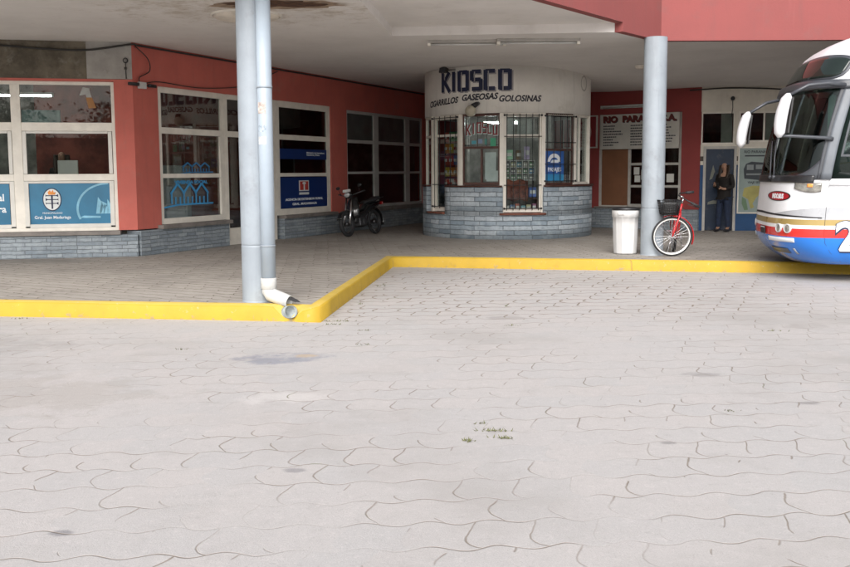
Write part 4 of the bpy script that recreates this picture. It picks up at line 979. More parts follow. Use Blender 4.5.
# floodlight and globe lamp
a = radians(-44); c = Vector((KX+1.84*sin(a), KY-1.84*cos(a), SW+3.52))
fl = thing('floodlight', 'small black floodlight on top edge of the kiosk fascia above the letter I', 'floodlight', c, a)
f = MB(); f.cbox((0, -.25, -.025), (.19, .09, .10), RX(-.3)); f.cbox((0, -.25, .025), (.10, .07, .03)); f.build('housing', m_blackpl, fl, bevel=.01)
f = MB(); f.cbox((0, -.298, -.042), (.15, .01, .075), RX(-.3)); f.build('lens', M('dark_lens', (.06, .06, .07), .1), fl)
f = MB(); f.tube([(-.10, -.25, -.02), (-.10, -.0, -.0), (.10, -.0, -.0), (.10, -.25, -.02)], .01, 6); f.build('bracket', m_black, fl)
a = radians(-25.5); c = Vector((KX+1.845*sin(a), KY-1.845*cos(a), SW+2.70))
gl = thing('globe_lamp', 'round cream globe lamp with black holder at the foot of kiosk fascia', 'lamp', c, a)
f = MB(); f.ball((-.05, -.16, -.06), .115, n=20); f.build('globe', M('cream_globe', (.50, .46, .36), .4), gl)
f = MB(); f.tube([(.06, 0, .10), (.05, -.10, .08), (-.01, -.15, .03)], [.035, .05, .06], 12); f.build('holder', m_blackpl, gl)

# ============================================================ WASTE BIN
bn = thing('waste_bin', 'white ribbed plastic bin with black rim beside the far column', 'bin', (3.405, 15.60, SW))
f = MB(); n = 96; prof = [(.175, .02), (.185, .0), (.188, .03), (.200, .25), (.208, .5), (.212, .62), (.226, .625), (.230, .74), (.222, .75), (.21, .745), (.205, .6), (.17, .03), (0, .025)]
P = []
for j in range(n):
    a = 2*pi*j/n; row = []
    for r_, z in prof:
        rib = .006*(1 if (j % 8) < 2 else 0) if .03 <= z <= .62 and r_ > .186 else 0
        row.append(((r_+rib)*cos(a), (r_+rib)*sin(a), z))
    P.append(row)
f.grid(P, closed_u=True); f.build('body', m_white, bn)
f = MB(); f.lathe([(.228, .742), (.237, .745), (.238, .775), (.225, .785), (.20, .78), (.195, .74)], 40); f.build('rim', m_blackpl, bn)
f = MB(); f.lathe([(.2, .75), (.16, .765), (.0, .77)], 30); f.build('liner', M('black_bag', (.015, .015, .015), .3), bn)
f = MB(); f.cbox((-.12, -.205, .69), (.10, .02, .04), RZ(-.5)); f.build('handle', m_white, bn, bevel=.006)

# ============================================================ BICYCLE
# local +x = rear-to-front of the turned front wheel is to picture left; frame runs away from the camera
bx_, by_ = 4.05, 15.06
bk = thing('bicycle', 'red bicycle with black front basket and white walled tyres leaning at the far column', 'bicycle', (bx_, by_, SW))
m_rf = M('bright_red_paint', (.55, .02, .025), .25, var=.05, coat=.6); m_ww = M('white_wall', (.66, .66, .63), .6, var=.05)
def wheel(mtx, par, R=.325):
    w_ = MB(mtx); w_.torus((0, 0, 0), R-.022, .022); w = w_.build('wheel', m_rubber, par); w['label'] = 'black tyre with a white side wall'
    for s_ in (-1, 1):
        f = MB(mtx); P = [[((R-.018+q*.0-.026*t)*cos(a), s_*(.0165+.004*sin(pi*t)), (R-.018-.026*t)*sin(a)) for t in (0, .25, .5, .75, 1) for q in (0,)] for a in (2*pi*i/48 for i in range(48))]
        f.grid(P, closed_u=True); f.build('white_wall', m_ww, w)
    f = MB(mtx); f.torus((0, 0, 0), R-.047, .009, k=8); f.build('rim', m_chrome, w)
    f = MB(mtx); f.tube([(0, -.045, 0), (0, .045, 0)], .016, 10); f.tube([(0, -.03, 0), (0, -.024, 0)], .028, 12); f.tube([(0, .024, 0), (0, .03, 0)], .028, 12); f.build('hub', m_chrome, w)
    f = MB(mtx)
    for i in range(28):
        a = 2*pi*i/28; b = a+(.35 if i % 2 else -.35); s_ = .024 if i % 4 < 2 else -.024
        f.tube([(.024*cos(b), s_, .024*sin(b)), ((R-.05)*cos(a), 0, (R-.05)*sin(a))], .0022, 4, caps=False)
    f.build('spokes', m_chrome, w)
    return w
STE = radians(-4)                        # front wheel seen nearly side-on
WF = T(0, 0, .327) @ RZ(STE) @ RY(0)
# steering geometry in wheel plane: fork rises to the right (towards the rider)
wheel(WF, bk)
f = MB(WF)
for s_ in (-1, 1): f.tube([(0, s_*.05, 0), (.035, s_*.05, .10), (.105, s_*.045, .33), (.115, s_*.03, .37)], [.010, .012, .014, .014], 8)
f.tube([(.115, -.04, .365), (.115, .04, .365)], .018, 8); f.build('fork', m_rf, bk)
f = MB(WF); A_ = [radians(q) for q in range(-22, 120, 8)]
P = [[((.355+.0)*cos(a)+.004*0, y_, (.355)*sin(a)) if abs(y_) < .03 else ((.345)*cos(a), y_, .345*sin(a)) for y_ in (-.034, -.025, -.012, 0, .012, .025, .034)] for a in A_]
f.grid(P); o = f.build('mudguard', m_rf, bk); q = o.modifiers.new('s', 'SOLIDIFY'); q.thickness = .004
f = MB(WF); f.tube([(.108, 0, .36), (.15, 0, .53)], .021, 12); f.build('head_tube', m_rf, bk)
f = MB(WF); f.tube([(.15, 0, .53), (.175, 0, .64)], .012, 10); f.tube([(.175, 0, .64), (.12, 0, .66)], .014, 10); f.build('stem', m_chrome, bk)
f = MB(WF); hb = [(.36, -.27, .50), (.25, -.28, .56), (.14, -.24, .62), (.12, -.12, .64), (.12, 0, .66), (.12, .12, .67), (.16, .24, .70), (.27, .28, .71), (.38, .30, .72)]
f.tube(hb, .011, 8); f.build('handlebar', m_black, bk)
for e0, e1 in (((.38, -.27, .49), (.24, -.28, .56)), ((.27, .28, .71), (.40, .30, .72))):
    f = MB(WF); f.tube([e0, e1], .022, 10); f.tube([Vector(e0)*.6+Vector(e1)*.4+Vector((0, 0, -.03)), Vector(e1)+Vector((-.06, 0, -.02))], .006, 6); f.build('grip', m_rubber, bk)
# wire basket in front (picture left)
bkb = T(-.06, 0, .36)
f = MB(WF @ bkb); top = [(-.17, -.17), (.17, -.17), (.17, .17), (-.17, .17)]; bot = [(-.12, -.13), (.13, -.13), (.13, .13), (-.12, .13)]
def lerp2(a, b, t): return (a[0]+(b[0]-a[0])*t, a[1]+(b[1]-a[1])*t)
for lv in range(7):
    t = lv/6; q = [lerp2(b, a, t) for a, b in zip(top, bot)]
    f.tube([(x, y, .24*t) for x, y in q]+[(q[0][0], q[0][1], .24*t)], .0045 if lv else .005, 5)
for k in range(4):
    for i in range(9):
        t = i/9; a = lerp2(top[k], top[(k+1) % 4], t); b = lerp2(bot[k], bot[(k+1) % 4], t); f.tube([(b[0], b[1], 0), (a[0], a[1], .24)], .004, 4)
for i in range(7):
    t = i/6; f.tube([(-.12+.25*t, -.13, 0), (-.12+.25*t, .13, 0)], .004, 4); f.tube([(-.12, -.13+.26*t, 0), (.13, -.13+.26*t, 0)], .004, 4)
f.build('basket', m_blackpl, bk)
f = MB(WF @ bkb); f.box(-.12, .125, -.125, .125, .005, .21); f.build('basket_lining', M('black_bag', (.015, .015, .015), .3), bk, bevel=.03)
# frame, running away from the camera
head = WF @ Vector((.13, 0, .45)); head_lo = WF @ Vector((.112, 0, .38)); 
YAW = radians(81); fd = Vector((cos(YAW), sin(YAW), 0))
hb0 = Vector((head.x, head.y, 0))
def fr(d, z): return hb0+fd*d+Vector((0, 0, z))
f = MB(); f.tube([fr(.0, .74), fr(.25, .52), fr(.50, .46)], .017, 10); f.tube([fr(.0, .70), fr(.18, .42), fr(.46, .27)], .019, 10); f.tube([fr(.46, .27), fr(.58, .70)], .015, 10)
side = Vector((-fd.y, fd.x, 0))*.055
for s_ in (-1, 1):
    f.tube([fr(.46, .27), fr(.92, .327)+side*s_], .009, 8); f.tube([fr(.57, .66), fr(.92, .327)+side*s_], .008, 8)
f.build('frame', m_rf, bk)
WR = T(*fr(.92, .327)) @ RZ(YAW)
wheel(WR, bk)
f = MB(WR); P = [[(.35*cos(a), y_, .35*sin(a)) for y_ in (-.032, -.02, 0, .02, .032)] for a in (radians(q) for q in range(-10, 170, 10))]
f.grid(P); o = f.build('mudguard', m_rf, bk); q = o.modifiers.new('s', 'SOLIDIFY'); q.thickness = .004
f = MB(); f.tube([fr(.58, .70), fr(.615, .80)], .012, 8); f.build('seat_post', m_chrome, bk)
f = MB(T(*fr(.64, .83)) @ RZ(YAW)); P = []
for i in range(9):
    t = i/8; wd_ = .022+.075*(t**1.6); P.append([(-.14+.26*t, wd_*cos(b), .03*sin(b)+.015*t*t) for b in (2*pi*j/12 for j in range(12))])
f.grid(P, closed_v=True); f.face(P[0]); f.face(P[-1][::-1]); f.build('saddle', m_rubber, bk)
f = MB(T(*fr(.46, .27)) @ RZ(YAW))
f.tube([(0, -.09, 0), (0, .09, 0)], .014, 8); f.tube([(0, -.09, 0), (.10, -.09, -.13)], .009, 6); f.tube([(0, .09, 0), (-.10, .09, .13)], .009, 6)
f.cbox((.10, -.14, -.13), (.06, .09, .02)); f.cbox((-.10, .14, .13), (.06, .09, .02)); f.torus((0, -.06, 0), .085, .005, k=6); f.build('crank_set', m_chrome, bk)
f = MB(); f.tube([fr(.5, .25)+side*1.2, fr(.56, .01)+side*3.2], .008, 6); f.build('kickstand', m_chrome, bk)
f = MB(WR); 
for y_ in (-.07, .07): f.tube([(-.30, y_, .40), (.15, y_, .40)], .006, 6)
for x_ in (-.25, -.12, 0, .13): f.tube([(x_, -.07, .40), (x_, .07, .40)], .006, 6)
f.tube([(.12, -.07, .40), (0, -.06, 0)], .005, 6); f.tube([(.12, .07, .40), (0, .06, 0)], .005, 6); f.build('carrier', m_chrome, bk)

# ============================================================ MOTORCYCLE
mx_, my_ = -1.72, 19.95; tgt = Vector((-1.12, 21.05))
mrot = atan2(my_-tgt.y, mx_-tgt.x)        # local +x points to the front wheel
mc = thing('motorcycle', 'black small motorcycle parked in the shade by the office wall', 'motorcycle', (tgt.x, tgt.y, SW), mrot+.02); mc.scale = (.94, .94, .94); mc.rotation_euler[0] = radians(9)
m_dchr = M('dull_dark_chrome', (.09, .09, .095), .35, .8, var=.2)
m_mb = M('gloss_black_paint', (.012, .012, .013), .18, var=.1, coat=.5); m_eng = M('dull_aluminium', (.10, .10, .105), .5, .7, var=.15)
def mwheel(x_, par):
    f = MB(T(x_, 0, .30)); f.torus((0, 0, 0), .255, .045, k=12); w = f.build('wheel', m_rubber, par)
    f = MB(T(x_, 0, .30)); f.torus((0, 0, 0), .215, .014, k=8); f.tube([(0, -.05, 0), (0, .05, 0)], .055, 16); f.build('rim', m_dchr, w)
    f = MB(T(x_, 0, .30))
    for i in range(18):
        a = 2*pi*i/18; f.tube([(.05*cos(a+.3), (.03 if i % 2 else -.03), .05*sin(a+.3)), (.21*cos(a), 0, .21*sin(a))], .003, 4, caps=False)
    f.build('spokes', m_dchr, w)
mwheel(0, mc); mwheel(1.24, mc)
f = MB()
for s_ in (-1, 1): f.tube([(1.24, s_*.075, .30), (1.10, s_*.075, .62), (.98, s_*.07, .92)], [.026, .024, .02], 10)
f.build('fork', m_chrome, mc)
f = MB(T(1.24, 0, .30)); P = [[(.325*cos(a), y_, .325*sin(a)-.01*abs(y_)*10) for y_ in (-.06, -.04, 0, .04, .06)] for a in (radians(q) for q in range(20, 165, 12))]
f.grid(P); o = f.build('front_mudguard', m_mb, mc); q = o.modifiers.new('s', 'SOLIDIFY'); q.thickness = .006
f = MB(T(0, 0, .30)); P = [[(.34*cos(a), y_, .34*sin(a)) for y_ in (-.07, -.04, 0, .04, .07)] for a in (radians(q) for q in range(40, 200, 12))]
f.grid(P); o = f.build('rear_mudguard', m_mb, mc); q = o.modifiers.new('s', 'SOLIDIFY'); q.thickness = .006
f = MB(); P = []
for i in range(9):      # leg shield / front cowl
    t = i/8; zz = .42+.50*t; xx = 1.0-.10*t+.04*sin(pi*t); hw = .17-.06*t+.05*sin(pi*t)
    P.append([(xx-.10*abs(b)**1.6, hw*b, zz) for b in (-1, -.7, -.4, 0, .4, .7, 1)])
f.grid(P); o = f.build('leg_shield', m_mb, mc); q = o.modifiers.new('s', 'SOLIDIFY'); q.thickness = .015
f = MB(); P = []
for i, (xx, zz, a, b) in enumerate(((.82, .50, .05, .05), (.70, .46, .09, .08), (.50, .50, .10, .10), (.34, .62, .12, .12), (.12, .68, .12, .10), (-.18, .72, .10, .07), (-.34, .76, .05, .04))):
    P.append([(xx, a*cos(t), zz+b*sin(t)) for t in (2*pi*j/14 for j in range(14))])
f.grid(P, closed_v=True); f.face(P[0]); f.face(P[-1][::-1]); f.build('body_cover', m_mb, mc)
f = MB(); P = []
for xx, zz, a, b in ((.42, .76, .07, .03), (.34, .79, .11, .045), (.15, .80, .13, .05), (-.05, .82, .13, .055), (-.12, .86, .13, .055), (-.30, .87, .11, .045), (-.38, .88, .06, .03)):
    P.append([(xx, a*cos(t), zz+b*sin(t)) for t in (2*pi*j/14 for j in range(14))])
f.grid(P, closed_v=True); f.face(P[0]); f.face(P[-1][::-1]); f.build('seat', m_rubber, mc)
f = MB(); f.cbox((.62, 0, .33), (.30, .17, .20)); f.tube([(.74, 0, .36), (.92, 0, .38)], .065, 14); f.tube([(.55, -.10, .32), (.55, .10, .32)], .09, 16); f.build('engine', m_eng, mc, bevel=.02)
f = MB(); f.tube([(.85, -.08, .34), (.75, -.13, .22), (.4, -.15, .22), (.1, -.15, .27), (-.30, -.15, .36)], [.016, .018, .024, .04, .042], 12); f.build('exhaust', m_dchr, mc)
f = MB(); f.tube([(.86, -.34, 1.02), (.92, -.26, 1.0), (.97, -.10, .96), (.97, .10, .96), (.92, .26, 1.0), (.86, .34, 1.02)], .012, 8); f.build('handlebar', m_dchr, mc)
for s_ in (-1, 1):
    f = MB(); f.tube([(.82, s_*.37, 1.03), (.89, s_*.28, 1.01)], .018, 8); f.build('grip', m_rubber, mc)
    f = MB(); f.tube([(.92, s_*.24, 1.0), (.93, s_*.29, 1.13)], .006, 6); f.ball((.93, s_*.30, 1.17), (.02, .06, .04), n=12); f.build('mirror', m_blackpl, mc)
f = MB(); f.ball((1.0, 0, .97), (.09, .11, .08), n=16); hl = f.build('headlight', m_mb, mc)
f = MB(); f.ball((1.035, 0, .975), (.075, .085, .062), n=16); f.build('lens', M('headlight_lens', (.55, .56, .56), .12, .2), hl)
f = MB(); f.cbox((.995, -.03, 1.075), (.03, .20, .065), RY(-.3) @ RZ(.1)); f.build('chrome_plate', M('pale_plate', (.62, .62, .60), .4), mc, bevel=.006)
f = MB(); f.tube([(-.12, -.12, .86), (-.42, -.10, .88), (-.42, .10, .88), (-.12, .12, .86)], .01, 6); f.build('rear_rack', m_dchr, mc)
f = MB(); f.tube([(.45, -.12, .26), (.45, -.26, .24)], .012, 6); f.tube([(.45, .12, .26), (.45, .26, .24)], .012, 6); f.build('foot_peg', m_rubber, mc)
f = MB(); f.tube([(.38, .10, .22), (.36, .24, .01)], .011, 6); f.build('kickstand', m_dchr, mc)
f = MB(); f.cbox((-.43, 0, .74), (.03, .14, .07)); f.build('tail_light', M('red_lens', (.3, .01, .01), .2), mc, bevel=.01)
f = MB(); P = []
for xx, zz, a, b in ((.60, .60, .03, .02), (.50, .64, .06, .05), (.42, .72, .09, .06), (.30, .74, .10, .06)):
    P.append([(xx, a*cos(t), zz+b*sin(t)) for t in (2*pi*j/10 for j in range(10))])
f.grid(P, closed_v=True); f.build('side_cover', m_mb, mc)

# ============================================================ COACH
BD = Vector((.985, -.17, 0)).normalized(); BWv = Vector((.17, .985, 0)).normalized()
BO = Vector((5.48, 12.6, 0))-BD*.6
co_ = thing('coach', 'white and blue coach with red and gold stripes nosing in over the kerb', 'coach', BO, atan2(BD.y, BD.x))
BR = [(.26, .34, 1.05), (.34, .20, 1.14), (.45, .08, 1.21), (.60, .0, 1.25), (.90, .0, 1.25), (1.2, .02, 1.25), (1.5, .05, 1.25), (2.0, .14, 1.245), (2.6, .29, 1.23), (2.85, .38, 1.22), (3.05, .50, 1.20), (3.22, .62, 1.17), (3.36, .84, 1.12), (3.47, 1.15, 1.04), (3.58, 1.65, .88), (3.66, 2.3, .66), (3.71, 3.0, .36), (3.73, 3.6, .02)]
def ringz(z):
    k = 0
    while k < len(BR)-2 and z > BR[k+1][0]: k += 1
    p0, p1, p2, p3 = BR[max(k-1, 0)], BR[k], BR[k+1], BR[min(k+2, len(BR)-1)]
    t = min(1, max(0, (z-p1[0])/(p2[0]-p1[0]))); out = []
    for c in (1, 2):
        m1 = (p2[c]-p0[c])/max(1e-6, p2[0]-p0[0])*(p2[0]-p1[0]); m2 = (p3[c]-p1[c])/max(1e-6, p3[0]-p1[0])*(p2[0]-p1[0])
        out.append((2*t**3-3*t*t+1)*p1[c]+(t**3-2*t*t+t)*m1+(-2*t**3+3*t*t)*p2[c]+(t**3-t*t)*m2)
    return out
UC, BL = .6, 10.4
def S(s, z):
    off, hw = ringz(z)
    if s < 0: return Vector((off*max(0, 1+s/2.5)+UC-s, 1.25-hw, z))
    if s > 1: return Vector((off*max(0, 1-(s-1)/2.5)+UC+(s-1), 1.25+hw, z))
    p = -pi/2+pi*s
    return Vector((off+UC*(1-abs(cos(p))), 1.25+hw*math.copysign(abs(sin(p))**.667, p), z))
def SN(s, z, o=0.0):
    e = .004; a = S(s+e, z)-S(s-e, z); b = S(s, z+e)-S(s, z-e); n = b.cross(a)
    if n.length > 0: n.normalize()
    c = S(s, z)
    if n.dot(Vector((c.x-3.0, c.y-1.25, 0))) < 0: n = -n
    return c+n*o
m_wv = m_whitepaint
m_bb = M('coach_blue', (.015, .17, .60), .22, var=.02, coat=.6); m_br = M('coach_red', (.62, .03, .025), .25, var=.02, coat=.5); m_bgold = M('coach_gold', (.36, .26, .09), .3, var=.04, coat=.5)
m_bgrey = M('coach_grey', (.40, .41, .43), .28, var=.03, coat=.5); m_bdark = M('coach_dark_trim', (.055, .06, .07), .35, var=.1, coat=.2)
def bglass():
    m, nt, p = new_mat('coach_glass'); co = coord(nt)
    p.inputs['Base Color'].default_value = (.012, .02, .017, 1); p.inputs['Roughness'].default_value = .04; p.inputs['Specular IOR Level'].default_value = .6
    return m
m_bg = glass('coach_glass', (.62, .72, .68), .9, .015); m_bgd = bglass()
ss = [-BL+.0]+[-8, -6, -4, -3, -2, -1.5, -1, -.7, -.4, -.2, -.08, -.03, 0]+[i/40 for i in range(1, 40)]+[1, 1.03, 1.2, 1.6, 2.2, 3, 5, 8, 1+BL]
zs = [.26, .30, .34, .39, .45, .52, .60, .64, .70, .76, .775, .81, .85, .89, .98, 1.06, 1.2, 1.36, 1.44, 1.6, 1.8, 2.0, 2.2, 2.4, 2.6, 2.72, 2.85, 2.95, 3.05, 3.14, 3.22, 3.29, 3.36, 3.42, 3.47, 3.53, 3.58, 3.62, 3.66, 3.69, 3.71, 3.73]
body = MB(); P = [[S(s, z) for z in zs] for s in ss]; base = len(body.v)
for r_ in P:
    for p in r_: body.v.append(p)
def bmat(s, z):
    front = .05 < s < .95
    if z < .64: return 1
    if z < .76: return 2
    if z < .81: return 0
    if z < .89: return 3
    if z < 1.06 and not front: return 4
    if 1.44 < z < 2.72 and front: return 5
    if 1.44 < z < 2.72: return 5
    return 0
for i in range(len(ss)-1):
    for j in range(len(zs)-1):
        if 1.5 < (zs[j]+zs[j+1])/2 < 2.68 and .075 < (ss[i]+ss[i+1])/2 < .925: continue      # windscreen opening
        body.f.append((base+i*len(zs)+j, base+i*len(zs)+j+1, base+(i+1)*len(zs)+j+1, base+(i+1)*len(zs)+j))
        body.uv.append([(0, 0)]*4); body.sm.append(True); body.mi.append(bmat((ss[i]+ss[i+1])/2, (zs[j]+zs[j+1])/2))
body.face([S(s, .26) for s in ss]); body.mi[-1] = 5
body.face([P[0][j] for j in range(len(zs))]+[P[-1][j] for j in range(len(zs)-1, -1, -1)])
body.build('body', [m_wv, m_bb, m_br, m_bgold, m_bgrey, m_bdark], co_)
def patch(name, mat, sa, sb, zl, zh, o, ns=20, nz=8, th=0, par=None, sfun=None):
    f = MB(); P = []
    for i in range(ns+1):
        s = sa+(sb-sa)*i/ns; a = zl(s) if callable(zl) else zl; b = zh(s) if callable(zh) else zh
        P.append([SN(s, a+(b-a)*j/nz, o) for j in range(nz+1)])
    f.grid(P); q = f.build(name, mat, par or co_)
    if th: mm = q.modifiers.new('s', 'SOLIDIFY'); mm.thickness = th; mm.offset = 0
    return q
def rnd(a, b, lo, hi, r, top=True):
    """rounded-rectangle edge height over s in [a,b] with corner reach r (in s) """
    def g(s):
        e = min(s-a, b-s)/r; e = max(0, min(1, e)); k = 1-sqrt(max(0, 1-(1-e)**2))
        return (hi-(hi-lo)*.32*k) if top else (lo+(hi-lo)*.32*k)
    return g
patch('windscreen', m_bg, .07, .93, rnd(.07, .93, 1.49, 2.69, .12, False), 2.69, .004, 60, 16, th=.006)
patch('windscreen_surround', m_bdark, .0, .085, 1.44, 2.74, .012, 12, 14, th=.012)
# lower dark corner of the windscreen
patch('windscreen_surround', m_bdark, .07, .26, 1.44, lambda s: 1.50+.26*max(0, 1-(s-.07)/.17)**2, .010, 12, 4, th=.01)
patch('dash_panel', M('coach_black_panel', (.02, .02, .022), .3, coat=.3), .10, .90, 1.395, 1.50, .016, 40, 4, th=.012)
patch('visor', m_bdark, -.02, 1.02, 2.665, 2.775, .045, 50, 4, th=.05)
patch('upper_window_surround', m_bdark, .085, .915, rnd(.085, .915, 2.80, 3.12, .10, False), rnd(.085, .915, 2.80, 3.15, .26), .006, 50, 8, th=.006)
patch('upper_window', m_bgd, .11, .89, rnd(.11, .89, 2.83, 3.09, .08, False), rnd(.11, .89, 2.83, 3.115, .25), .013, 50, 8, th=.006)
# side glazing, pillars
patch('side_window', m_bg, -1.35, -.10, 1.78, 2.56, .014, 6, 4, th=.004)
patch('side_window_band', m_bgd, -BL+.5, -.02, 1.455, 2.70, .008, 12, 4, th=.004)
f = MB()
def sbar(z0, z1, s0, s1, o=.02):
    for i in range(8):
        a = s0+(s1-s0)*i/8; b = s0+(s1-s0)*(i+1)/8; f.face([SN(a, z0, o), SN(b, z0, o), SN(b, z1, o), SN(a, z1, o)])
sbar(2.56, 2.59, -1.38, -.08); sbar(1.75, 1.78, -1.38, -.08)
for s0 in (-1.38, -.11): 
    for i in range(8): a = 1.75+.84*i/8; b = 1.75+.84*(i+1)/8; f.face([SN(s0, a, .02), SN(s0+.03, a, .02), SN(s0+.03, b, .02), SN(s0, b, .02)])
f.build('side_window_frame', m_bdark, co_)
patch('pillar', M('coach_grey_pillar', (.13, .145, .165), .4, coat=.2), -.012, .062, 1.44, 2.72, .026, 4, 14, th=.02)
patch('side_roof_band', m_bdark, -BL+.5, 0, 2.69, 2.80, .012, 14, 2, th=.006)
# bodywork lines and lamps
patch('bumper_gap', m_blackpl, .02, .98, lambda s: .905+.035*min(s, 1-s)/.5, lambda s: .92+.05*min(s, 1-s)/.5, .004, 50, 2)
patch('grey_swoosh', m_bgrey, .0, .36, lambda s: .925+.02*s, lambda s: 1.06-.10*(s/.36)**1.6, .0035, 20, 3)
patch('grey_swoosh', m_bgrey, .64, 1.0, lambda s: .945-.02*(s-.64), lambda s: 1.06-.10*((1-s)/.36)**1.6, .0035, 20, 3)
patch('door_seam', m_blackpl, -.0075, -.0025, .30, 1.36, .003, 1, 8)
patch('body_flange', m_wv, -1.2, -.0, 1.36, 1.45, .02, 6, 2, th=.02)
m_hlens = M('headlamp_glass', (.30, .29, .26), .12, .3, var=.25, vs=12, coat=1)
for a, b in ((.045, .225), (.955, .775)):
    q = patch('headlight', m_hlens, a, b, (lambda s, a=a, b=b: 1.335-.075*sin(pi*min(1, abs(s-a)/abs(b-a)*.62+.30))), 1.395, .012, 14, 4, th=.01)
    q['label'] = 'clear slanted headlight with amber indicator'
    mid = a+(b-a)*.42
    patch('indicator', M('amber_lens', (.85, .30, .06), .25, coat=1), mid-.018, mid+.018, 1.335, 1.38, .022, 4, 3, th=.006, par=q)
def onb(s, z, o): # frame on body: local Z outward
    p = SN(s, z, o); n = (SN(s, z, .1)-SN(s, z, 0)).normalized(); t = Vector((-n.y, n.x, 0)).normalized() if abs(n.z) < .99 else Vector((1, 0, 0)); t = -t
    # t: along the body towards the far side seen from outside = picture left; use picture right as +x
    xx = Vector((n.y, -n.x, 0)).normalized()
    if xx.dot(S(s-.02, z)-S(s, z)) < 0: xx = -xx
    yy = n.cross(xx)
    if yy.z < 0: yy = -yy; xx = -xx if False else xx
    return Matrix(((xx.x, yy.x, n.x, p.x), (xx.y, yy.y, n.y, p.y), (xx.z, yy.z, n.z, p.z), (0, 0, 0, 1)))
for s in (.245, .315, .755, .685):
    mm = onb(s, .755, .0)
    f = MB(mm); f.lathe([(.062, -.01), (.066, .02), (.052, .028), (.050, .012)], 24); q = f.build('round_lamp', m_white, co_)
    f = MB(mm); f.lathe([(.052, .012), (.045, .022), (.0, .028)], 20); f.build('lens', m_hlens, q)
patch('white_strip', m_ink, .20, .42, .565, .625, .006, 14, 2, th=.004)
patch('white_strip', m_ink, .58, .80, .565, .625, .006, 14, 2, th=.004)
mm = onb(.47, .70, .012); f = MB(mm); f.box(-.13, .13, -.055, .055, 0, .01); q = f.build('number_plate', m_blackpl, co_)
f = MB(mm); f.box(-.115, .115, .035, .045, .010, .013); f.build('plate_mark', m_ink, q)
patch('lower_vent', m_bdark, .28, .44, .40, .47, .006, 8, 2, th=.004)
patch('fog_lamp', M('fog_grey', (.35, .38, .42), .3), .22, .235, .40, .48, .008, 2, 2, th=.006)
# oval badge
def oval(name, mt, sc_, o, s0=.352, z0=1.205, ra=.105, rb=.070, par=None):
    f = MB(); n = 32; ctr = SN(s0, z0, o)
    for i in range(n):
        p, q = 2*pi*i/n, 2*pi*(i+1)/n
        g = lambda t, k: SN(s0+ra*sc_*k*cos(t), z0+rb*(sc_ if sc_ == 1 else .85)*k*sin(t), o)
        f.face([g(p, .5), g(p, 1), g(q, 1), g(q, .5)]); f.face([ctr, g(p, .5), g(q, .5)])
    return f.build(name, mt, par or co_)
bdg = oval('badge', m_blackpl, 1, .006); oval('badge_face', M('badge_red', (.35, .012, .02), .35), .9, .0085, par=bdg)
def bodytext(body, s0, z0, h, mt, par, sq=1, bold=0, o=.011, k=None, slope=0):
    c_len = (S(s0+.01, z0)-S(s0-.01, z0)).length/.02
    return text('lettering', body, h, mt, par, None, 'CENTER', bold=bold, squeeze=sq, bend=lambda p: SN(s0-p.x/c_len, z0+p.y+slope*p.x, o+p.z), ext=.0008)
bodytext('INDO.BUS', .352, 1.172, .066, m_ink, bdg, .78, .004)
text('fleet_number_edge', '2', .40, m_navy, co_, None, 'CENTER', bold=.032, bend=lambda p: SN(-.30-p.x*1.12-.006, .475+p.y-.006, .006+p.z), ext=.0008)
text('fleet_number', '2', .40, m_ink, co_, None, 'CENTER', bold=.016, bend=lambda p: SN(-.30-p.x*1.12, .475+p.y, .010+p.z), ext=.0008)
# mirrors
def loc(x, y, z): # world -> coach local
    d = Vector((x, y, 0))-BO; return Vector((d.dot(BD), d.dot(BWv), z))
def mirror(px_, py_, z0, z1, armfrom, dy):
    f = MB(); P = []; a = loc(px_, py_, z1); b = loc(px_-.10, py_, z0)
    for i in range(11):
        t = i/10; c = a.lerp(b, t); ww = (.075+.02*sin(pi*t))*(min(1, sin(pi*(t*.9+.05))*2.6)); c.x += -.03*sin(pi*t)
        P.append([c+Vector((ww*.85*cos(q), ww*1.3*sin(q), 0)) for q in (2*pi*j/14 for j in range(14))])
    f.grid(P, closed_v=True); f.face(P[0]); f.face(P[-1][::-1]); q = f.build('mirror', m_wv, co_)
    f = MB(); c = a.lerp(b, .5); f.cbox((c.x+.075, c.y, c.z), (.02, .15, (z1-z0)*.8), RY(.1)); f.build('mirror_back', m_blackpl, q)
    f = MB(); e = SN(armfrom, 2.70, .05); f.tube([a+Vector((.02, 0, -.02)), a.lerp(e, .35)+Vector((0, 0, .07)), a.lerp(e, .7)+Vector((0, 0, .06)), e], [.022, .025, .028, .032], 10); f.build('mirror_arm', m_bdark, co_)
    return a, b
a1_, b1_ = mirror(4.90, 12.55, 2.01, 2.60, .06, 0)
a2_, b2_ = mirror(5.17, 14.85, 1.93, 2.50, .92, 0)
f = MB(); e = SN(.04, 1.985, .04); b = b1_+Vector((.03, 0, .02)); f.tube([b, b+Vector((.1, .0, .0)), e+Vector((-.1, -.02, .015)), e], [.018, .022, .026, .032], 10); f.build('mirror_arm', m_bdark, co_)
for s0, s1, zt in ((.40, .46, 2.05), (.44, .50, 2.0)):
    f = MB(); f.tube([SN(s0, 1.47, .03), SN((s0+s1)/2, 1.75, .035), SN(s1, zt, .02)], [.012, .010, .008], 6); f.ball(SN(s0, 1.47, .03), .03, n=8); f.build('wiper', m_bdark, co_)
